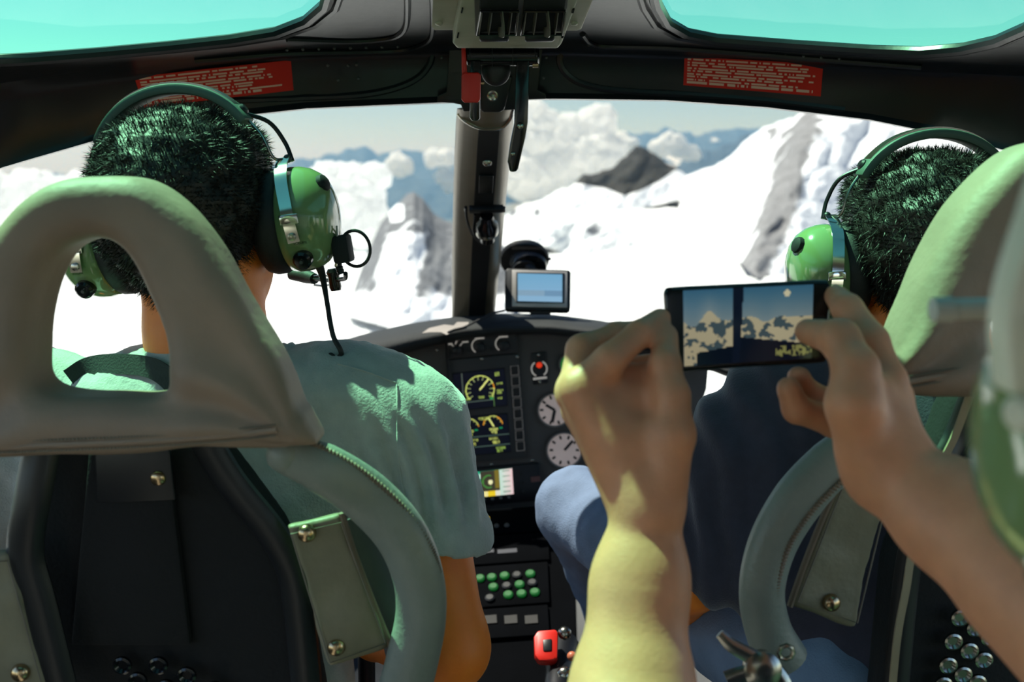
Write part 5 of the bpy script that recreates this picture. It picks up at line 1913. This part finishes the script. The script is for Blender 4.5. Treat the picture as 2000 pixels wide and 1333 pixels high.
def phone_img(u, v):
    # live view: blue sky above pale broken peaks, dark centre post, dark arch of the panel
    if 0.385 < u < 0.435 + 0.03 * (1 - v):
        return (12, 20, 34)
    arch = 0.70 + 0.9 * (u - 0.44) ** 2 - (0.0 if u > 0.12 else 0.0)
    arch = 0.86 - 0.24 * u if u < 0.40 else 0.66 + 0.25 * (u - 0.44)
    if v > arch and u > 0.10:
        if u > 0.72 and 0.80 < v < 0.95 and noise.noise(V((u * 40, v * 14, 2))) > 0.0:
            return (120, 118, 70)
        return (8, 16, 28)
    hz = 0.42 + 0.10 * noise.noise(V((u * 7, 1.0, 4.0))) - 0.10 * band_(u, 0.2, 0.1)
    if v < hz:
        t = v / hz
        if math.hypot((u - 0.80) * 2, v - 0.10) < 0.05:
            return (190, 180, 150)
        return (int(48 + 62 * t), int(88 + 36 * t), int(112 + 16 * t))
    n = noise.fractal(V((u * 9, v * 7, 7.0)), 0.8, 2.0, 3)
    return (164, 152, 124) if n > -0.12 else (58, 72, 78)


def band_(x, c, w):
    return max(0.0, 1 - abs(x - c) / w)


print_sheet('screen', [PF.pp(x, y, 0.0004) for x, y in ((1334, 568), (1588, 556), (1584, 700), (1336, 716))], 110, 62, phone_img, mat_vcol('phone_lit', 0.12, emit=0.42, spec=0.6), ph)
MB().lathe(PF.pp(1603, 630, 0.0), PF.n, [(0, 0.0052), (0.0004, 0.0050), (0.0002, 0.0044)], 20).build('home_key', M_BLACK, ph)
MB().fprism(PF, [(1314, 636), (1317, 636), (1318, 658), (1315, 658)], 0.0, 0.0003).build('earpiece', M_KNOB, ph)

# grey grab handle beside the right seat headrest
gh = empty('grab_handle', P(1870, 605, 0.50), 'pale grey tubular grab handle in front of the right headrest', 'handle')
MB().lathe(P(1818, 606, 0.50), V((1, 0, 0.03)), [(0, 0.004), (0.001, 0.0062), (0.010, 0.0066), (0.011, 0.0055), (0.045, 0.0055)], 18).build('handle_tube', mat('grey_handle', (205, 204, 198), 0.4), gh)
# ================================================================ OUTSIDE: MOUNTAINS, SNOW, CLOUDS
def mat_terrain(name, rock, snow=(238, 240, 244), scale=1.0):
    m = bpy.data.materials.new(name)
    m.use_nodes = True
    nt = m.node_tree
    b = nt.nodes['Principled BSDF']
    at = nt.nodes.new('ShaderNodeAttribute')
    at.attribute_name = 'rock'
    tc = nt.nodes.new('ShaderNodeTexCoord')
    nz = nt.nodes.new('ShaderNodeTexNoise')
    nz.inputs['Scale'].default_value = 0.012 * scale
    nz.inputs['Detail'].default_value = 8
    nt.links.new(tc.outputs['Object'], nz.inputs['Vector'])
    ad = nt.nodes.new('ShaderNodeMath')
    ad.operation = 'MULTIPLY_ADD'
    ad.inputs[1].default_value = 0.9
    nt.links.new(nz.outputs['Fac'], ad.inputs[0])
    nt.links.new(at.outputs['Fac'], ad.inputs[2])
    rp = nt.nodes.new('ShaderNodeValToRGB')
    rp.color_ramp.elements[0].position = 0.88
    rp.color_ramp.elements[0].color = lin(snow)
    rp.color_ramp.elements[1].position = 0.98
    rp.color_ramp.elements[1].color = lin(rock)
    nt.links.new(ad.outputs[0], rp.inputs['Fac'])
    # rock grain
    n3 = nt.nodes.new('ShaderNodeTexNoise')
    n3.inputs['Scale'].default_value = 0.03 * scale
    n3.inputs['Detail'].default_value = 10
    nt.links.new(tc.outputs['Object'], n3.inputs['Vector'])
    mx = nt.nodes.new('ShaderNodeMix')
    mx.data_type = 'RGBA'
    mx.blend_type = 'OVERLAY'
    mx.inputs[0].default_value = 0.75
    nt.links.new(rp.outputs['Color'], mx.inputs[6])
    nt.links.new(n3.outputs['Color'], mx.inputs[7])
    hs = nt.nodes.new('ShaderNodeHueSaturation')
    hs.inputs['Saturation'].default_value = 0.0
    nt.links.new(n3.outputs['Color'], hs.inputs['Color'])
    nt.links.new(hs.outputs['Color'], mx.inputs[7])
    nt.links.new(mx.outputs[2], b.inputs['Base Color'])
    b.inputs['Roughness'].default_value = 0.9
    b.inputs['Specular IOR Level'].default_value = 0.1
    bp = nt.nodes.new('ShaderNodeBump')
    bp.inputs['Strength'].default_value = 0.8
    bp.inputs['Distance'].default_value = 22.0 / scale
    nt.links.new(n3.outputs['Fac'], bp.inputs['Height'])
    nt.links.new(bp.outputs['Normal'], b.inputs['Normal'])
    return m


def fr_noise(p, s, o=5):
    return noise.fractal(V(p) * s, 1.0, 2.0, o, noise_basis='PERLIN_ORIGINAL')


def snow_depth(py):
    return 291.0 / max(0.02, 0.1736 - 0.985 * (666.5 - py) / FPX)


def mountain(name, label, tops, base, d_top, d_base, m, rockf, jag=5.0, relief=10.0, nu=150, nv=60, back=1.3, crest=None):
    """Ridge line through the given outline; each flank falls from the ridge to its foot. crest(py) -> (x, half width, height) of a buttress."""
    x0, x1 = tops[0][0], tops[-1][0]
    vs, rk = [], []
    cols = nu + 1
    for j in range(nv + 1):
        v = j / nv
        for i in range(cols):
            px = x0 + (x1 - x0) * i / nu
            e = min(1.0, 4 * i / nu, 4 * (nu - i) / nu)
            dt = float(lerp_tab(d_top, px)[0]) if isinstance(d_top, list) else d_top
            pt = float(lerp_tab(tops, px)[0]) + jag * e * noise.fractal(V((px * 0.045, dt * 0.001, 3.3)), 0.9, 2.1, 5)
            pb = float(lerp_tab(base, px)[0])
            py = pt + (pb - pt) * v
            db = d_base if d_base else min(dt, snow_depth(pb) * 0.97)
            d = dt + (db - dt) * v ** 0.8
            k = dt / FPX
            w = min(1.0, v * 3)
            q = V((px * 0.016 + 0.01 * py, py * 0.012, dt * 0.0013))
            d -= relief * k * w * (2.2 * noise.fractal(q, 1.0, 2.1, 6) + 1.6 * abs(noise.noise(q * 1.7)))
            if crest:
                cx, cw, ch = crest(py)
                d -= ch * k * max(0.0, 1 - abs(px - cx) / cw) * min(1.0, v * 6)
            vs.append(P(px, py, d))
            rk.append(rockf(px, py, v))
    nb = 8
    back_rows = []
    H = max(abs((vs[i] - vs[nv * cols + i]).z) for i in range(0, cols, 5))
    for k in range(1, nb + 1):
        for i in range(cols):
            back_rows.append(vs[i] + V((0, H * back * k / nb, -H * 1.15 * k / nb)))
    base_i = len(vs)
    vs += back_rows
    rk += [0.3] * len(back_rows)
    fs = []
    for j in range(nv):
        for i in range(nu):
            a = j * cols + i
            fs.append((a, a + cols, a + cols + 1, a + 1))
    prev = 0
    for k in range(nb):
        cur = base_i + k * cols
        for i in range(nu):
            fs.append((prev + i, prev + i + 1, cur + i + 1, cur + i))
        prev = cur
    c = V(np.mean(np.array([tuple(p) for p in vs]), axis=0).tolist())
    me = bpy.data.meshes.new(name)
    me.from_pydata([tuple(p - c) for p in vs], [], fs)
    a = me.attributes.new('rock', 'FLOAT', 'POINT')
    a.data.foreach_set('value', rk)
    me.materials.append(m)
    me.polygons.foreach_set('use_smooth', [True] * len(me.polygons))
    o = link(name, me, c, None)
    return tag(o, label, 'mountain', 'mountains outside the windscreen')


T_GREY = mat_terrain('terrain_grey', (112, 114, 118))
T_DARK = mat_terrain('terrain_dark', (62, 62, 60), scale=0.5)
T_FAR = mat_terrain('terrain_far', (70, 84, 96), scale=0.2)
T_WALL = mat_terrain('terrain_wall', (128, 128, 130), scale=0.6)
T_SNOW = mat_terrain('snowfield', (120, 122, 126), snow=(236, 238, 238), scale=0.6)


def band(x, c, w):
    return max(0.0, 1 - abs(x - c) / w)


def rock_left(px, py, v):
    chute = band(px, 790 - (py - 480) * 0.20, 48) * (1 if py > 455 else 0) + band(px, 775, 16) * (1 if 400 < py < 432 else 0)
    low = max(0.0, (py - 560) / 60.0)
    return 0.62 - 0.75 * chute - 0.5 * low


def rock_dark(px, py, v):
    lo = float(lerp_tab([(1100, 350), (1130, 357), (1180, 366), (1220, 380), (1250, 370), (1290, 350), (1320, 330), (1350, 335)], px)[0])
    return 0.75 if py < lo else max(-0.2, 0.75 - (py - lo) * 0.12)


def rock_wall(px, py, v):
    c = 1572 - (py - 240) * 0.33
    a = band(px, c, 95) * 0.95 + band(px, 1500, 40) * band(py, 255, 30) * 0.6
    ch = band(px, 1640, 60) * (1 if py > 280 else 0)
    return -0.1 + a * 0.9 - 0.4 * ch + (0.5 if px > 1700 else 0.0)


mountain('rocky_mountain', 'grey rocky peak with a snow chute left of the centre post',
         [(680, 600), (700, 540), (722, 485), (745, 432), (775, 398), (795, 380), (810, 377), (825, 386), (842, 412), (870, 434), (900, 440), (940, 455), (1000, 490)],
         [(680, 618), (760, 640), (830, 640), (1000, 620)], 2400, None, T_GREY, rock_left, relief=16, crest=lambda py: (806 - 0.05 * (py - 380), 70, 40))
mountain('rocky_mountain', 'small dark rocky shoulder behind the pilot headset cup',
         [(600, 490), (640, 448), (660, 452), (690, 480), (720, 515)], [(600, 510), (720, 525)], 3600, None, T_GREY, lambda a, b, v: 0.6 - 0.3 * v, nu=60, nv=24, relief=4)
mountain('rocky_mountain', 'dark pointed rock peak rising from shaded snow',
         [(1070, 398), (1120, 360), (1140, 341), (1170, 337), (1200, 326), (1225, 301), (1243, 287), (1260, 290), (1290, 310), (1320, 327), (1350, 350), (1400, 380)],
         [(1070, 404), (1160, 398), (1215, 416), (1320, 392), (1400, 386)], 5300, 5100, T_DARK, rock_dark, jag=5, relief=9)
mountain('rocky_mountain', 'large grey rock wall with a steep pale snow slope at the right',
         [(1290, 392), (1335, 345), (1400, 322), (1432, 300), (1462, 270), (1490, 250), (1520, 238), (1560, 222), (1600, 195), (1700, 170), (1850, 150), (2100, 140), (2500, 150)],
         [(1290, 412), (1350, 452), (1440, 510), (1480, 545), (1560, 545), (1650, 525), (1750, 520), (2500, 600)],
         [(1290, 5600), (1400, 5000), (1480, 4300), (1560, 3700), (1700, 3400), (2500, 3200)], None, T_WALL, rock_wall, jag=8, relief=14, nu=220, nv=80,
         crest=lambda py: (1568 - (py - 240) * 0.36, 130, 150))
mountain('snow_knoll', 'rounded snow knoll with small rocks right of the centre post',
         [(930, 478), (980, 428), (1010, 405), (1040, 400), (1070, 385), (1100, 366), (1115, 368), (1150, 392), (1190, 402), (1230, 430), (1290, 475)],
         [(930, 488), (1050, 476), (1120, 505), (1200, 490), (1290, 482)], 3500, 3200, T_SNOW,
         lambda a, b, v: 0.72 * band(a, 1000, 34) * band(b, 412, 30) + 0.80 * band(a, 1050, 24) * band(b, 415, 26) + 0.66 * band(a, 1160, 50) * band(b, 450, 34), jag=3, relief=14,
         crest=lambda py: (1105 + (py - 370) * 0.35, 90, 60))
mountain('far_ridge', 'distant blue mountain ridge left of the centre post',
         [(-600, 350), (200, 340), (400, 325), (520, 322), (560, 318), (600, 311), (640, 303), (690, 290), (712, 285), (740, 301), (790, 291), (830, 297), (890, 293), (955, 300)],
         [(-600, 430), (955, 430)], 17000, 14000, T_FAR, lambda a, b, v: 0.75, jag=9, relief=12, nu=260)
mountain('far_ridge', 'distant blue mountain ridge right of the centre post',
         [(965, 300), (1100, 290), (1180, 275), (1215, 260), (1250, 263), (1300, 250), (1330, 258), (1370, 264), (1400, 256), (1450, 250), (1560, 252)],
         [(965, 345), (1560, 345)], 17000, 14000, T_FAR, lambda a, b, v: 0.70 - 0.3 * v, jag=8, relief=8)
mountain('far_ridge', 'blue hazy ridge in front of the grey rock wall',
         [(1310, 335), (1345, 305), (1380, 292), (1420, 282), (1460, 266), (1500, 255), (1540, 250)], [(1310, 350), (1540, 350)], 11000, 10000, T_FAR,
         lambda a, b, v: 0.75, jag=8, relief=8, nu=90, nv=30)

# snowfield: height field below the aircraft
nx_, ny_ = 150, 130
vs, rk, fs = [], [], []
for j in range(ny_ + 1):
    y = 350 + (7600 - 350) * (j / ny_) ** 1.6
    for i in range(nx_ + 1):
        x = (-1.3 + 2.9 * i / nx_) * (y * 0.75 + 300)
        z = -290 + 0.026 * max(0, x) + 40 * fr_noise((x, y, 0), 1 / 800.0) + 14 * fr_noise((x, y, 5), 1 / 170.0)
        if x < 0 and y > 3400:
            z -= (y - 3400) * 0.6 * min(1, -x / 300)
        z += 0.030 * max(0, y - 2500) * (1 if x > 0 else 0) * min(1, x / 500 if x > 0 else 0)
        vs.append(V((x, y, z)))
        rk.append(-0.2)
for j in range(ny_):
    for i in range(nx_):
        a = j * (nx_ + 1) + i
        fs.append((a, a + 1, a + nx_ + 2, a + nx_ + 1))
me = bpy.data.meshes.new('snowfield')
me.from_pydata([tuple(p) for p in vs], [], fs)
a = me.attributes.new('rock', 'FLOAT', 'POINT')
a.data.foreach_set('value', rk)
me.materials.append(T_SNOW)
me.polygons.foreach_set('use_smooth', [True] * len(me.polygons))
o = bpy.data.objects.new('snowfield', me)
COL.objects.link(o)
tag(o, 'bright snow-covered glacier spread out below the mountains', 'snowfield', kind='structure')
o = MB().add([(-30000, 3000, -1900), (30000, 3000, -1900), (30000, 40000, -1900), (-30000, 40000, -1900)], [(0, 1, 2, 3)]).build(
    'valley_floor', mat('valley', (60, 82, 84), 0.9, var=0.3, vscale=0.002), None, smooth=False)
tag(o, 'distant hazy valley floor beyond the peaks', 'valley', kind='structure')


# clouds: billowing bodies of white vapour
def mat_cloud():
    m = bpy.data.materials.new('cloud')
    m.use_nodes = True
    nt = m.node_tree
    nt.nodes.clear()
    out = nt.nodes.new('ShaderNodeOutputMaterial')
    d = nt.nodes.new('ShaderNodeBsdfDiffuse')
    d.inputs['Color'].default_value = (0.93, 0.93, 0.93, 1)
    t = nt.nodes.new('ShaderNodeBsdfTranslucent')
    t.inputs['Color'].default_value = (0.93, 0.93, 0.92, 1)
    tc = nt.nodes.new('ShaderNodeTexCoord')
    nz = nt.nodes.new('ShaderNodeTexNoise')
    nz.inputs['Scale'].default_value = 0.02
    nz.inputs['Detail'].default_value = 6
    nt.links.new(tc.outputs['Object'], nz.inputs['Vector'])
    bp = nt.nodes.new('ShaderNodeBump')
    bp.inputs['Strength'].default_value = 0.4
    bp.inputs['Distance'].default_value = 30
    nt.links.new(nz.outputs['Fac'], bp.inputs['Height'])
    nt.links.new(bp.outputs['Normal'], d.inputs['Normal'])
    mx = nt.nodes.new('ShaderNodeMixShader')
    mx.inputs['Fac'].default_value = 0.6
    nt.links.new(d.outputs[0], mx.inputs[1])
    nt.links.new(t.outputs[0], mx.inputs[2])
    nt.links.new(mx.outputs[0], out.inputs['Surface'])
    return m


M_CLOUD = mat_cloud()


def cloud(label, puffs, d, seed, flat=0.92):
    rr = random.Random(seed)
    B = Body()
    k = d / FPX
    for (x, y, r) in puffs:
        B.ell(P(x, y, d + rr.uniform(-10, 10) * k), (r * k, r * k * 1.1, r * k * flat), 14 * k)
        for _ in range(7):
            a, b = rr.uniform(0, 6.28), rr.uniform(-1, 1)
            B.ell(P(x + math.cos(a) * r * 0.75, y + b * r * 0.75 * flat, d + rr.uniform(-0.9, 0.5) * r * k), (r * k * 0.45,) * 3, 8 * k)
    o = B.build('cloud', 4.0 * k, M_CLOUD, None, disp=lambda p, n: 7 * k * noise.fractal(p * (0.06 / k), 0.9, 2.0, 4), smooth_it=1)
    return tag(o, label, 'cloud', 'clouds between the peaks')


cloud('billowing white cloud beside the pilot headset', [(640, 355, 28), (660, 390, 42), (690, 350, 24), (705, 380, 34), (735, 345, 18), (650, 440, 48), (700, 440, 40), (720, 410, 26), (600, 430, 40), (560, 420, 40)], 4300, 1)
cloud('tall white cloud column right of the centre post', [(1040, 300, 36), (1060, 250, 30), (1110, 270, 40), (1160, 250, 30), (1175, 232, 20), (1090, 330, 46), (1140, 310, 44), (1030, 345, 40), (1190, 300, 26), (1010, 240, 30), (1040, 225, 22), (1080, 365, 30)], 7200, 2)
cloud('small round white cloud in front of the distant blue ridge', [(770, 324, 6), (777, 315, 6), (784, 322, 8), (792, 328, 5), (780, 331, 6)], 9000, 3, 0.8)
cloud('small flat white cloud highest beside the centre post', [(842, 312, 4), (850, 309, 5), (860, 310, 5), (870, 308, 4), (878, 310, 3)], 9000, 4, 0.6)
cloud('small flat white cloud lowest beside the centre post', [(868, 348, 4), (876, 345, 5), (884, 347, 5), (893, 346, 4), (880, 362, 5), (890, 363, 4)], 9000, 5, 0.6)
cloud('low flat cloud bank behind the dark rock peak', [(1195, 292, 7), (1210, 288, 8), (1228, 284, 6), (1285, 290, 7), (1300, 287, 8), (1318, 291, 8), (1335, 296, 7), (1306, 274, 5), (1322, 276, 4), (1212, 274, 5), (1350, 300, 6)], 9500, 6, 0.6)
cloud('white cloud bank at the far left of the windscreen', [(60, 380, 40), (110, 390, 36), (20, 400, 46), (160, 370, 28), (-40, 380, 40)], 4300, 8)

# thin blue air haze in the valleys beyond the snowfield
hm = bpy.data.materials.new('air_haze')
hm.use_nodes = True
nt = hm.node_tree
nt.nodes.clear()
ho = nt.nodes.new('ShaderNodeOutputMaterial')
hv = nt.nodes.new('ShaderNodeVolumeScatter')
hv.inputs['Color'].default_value = (0.22, 0.52, 0.95, 1)
hv.inputs['Density'].default_value = 1.0 / 13000.0
hv.inputs['Anisotropy'].default_value = 0.2
nt.links.new(hv.outputs[0], ho.inputs['Volume'])
HAZE = MB().box((0, 22000, -1150), (30000, 0, 0), (0, 17300, 0), (0, 0, 1750)).build('air_haze', hm, None, smooth=False)
tag(HAZE, 'thin blue air haze filling the distant valleys', 'haze', kind='stuff')
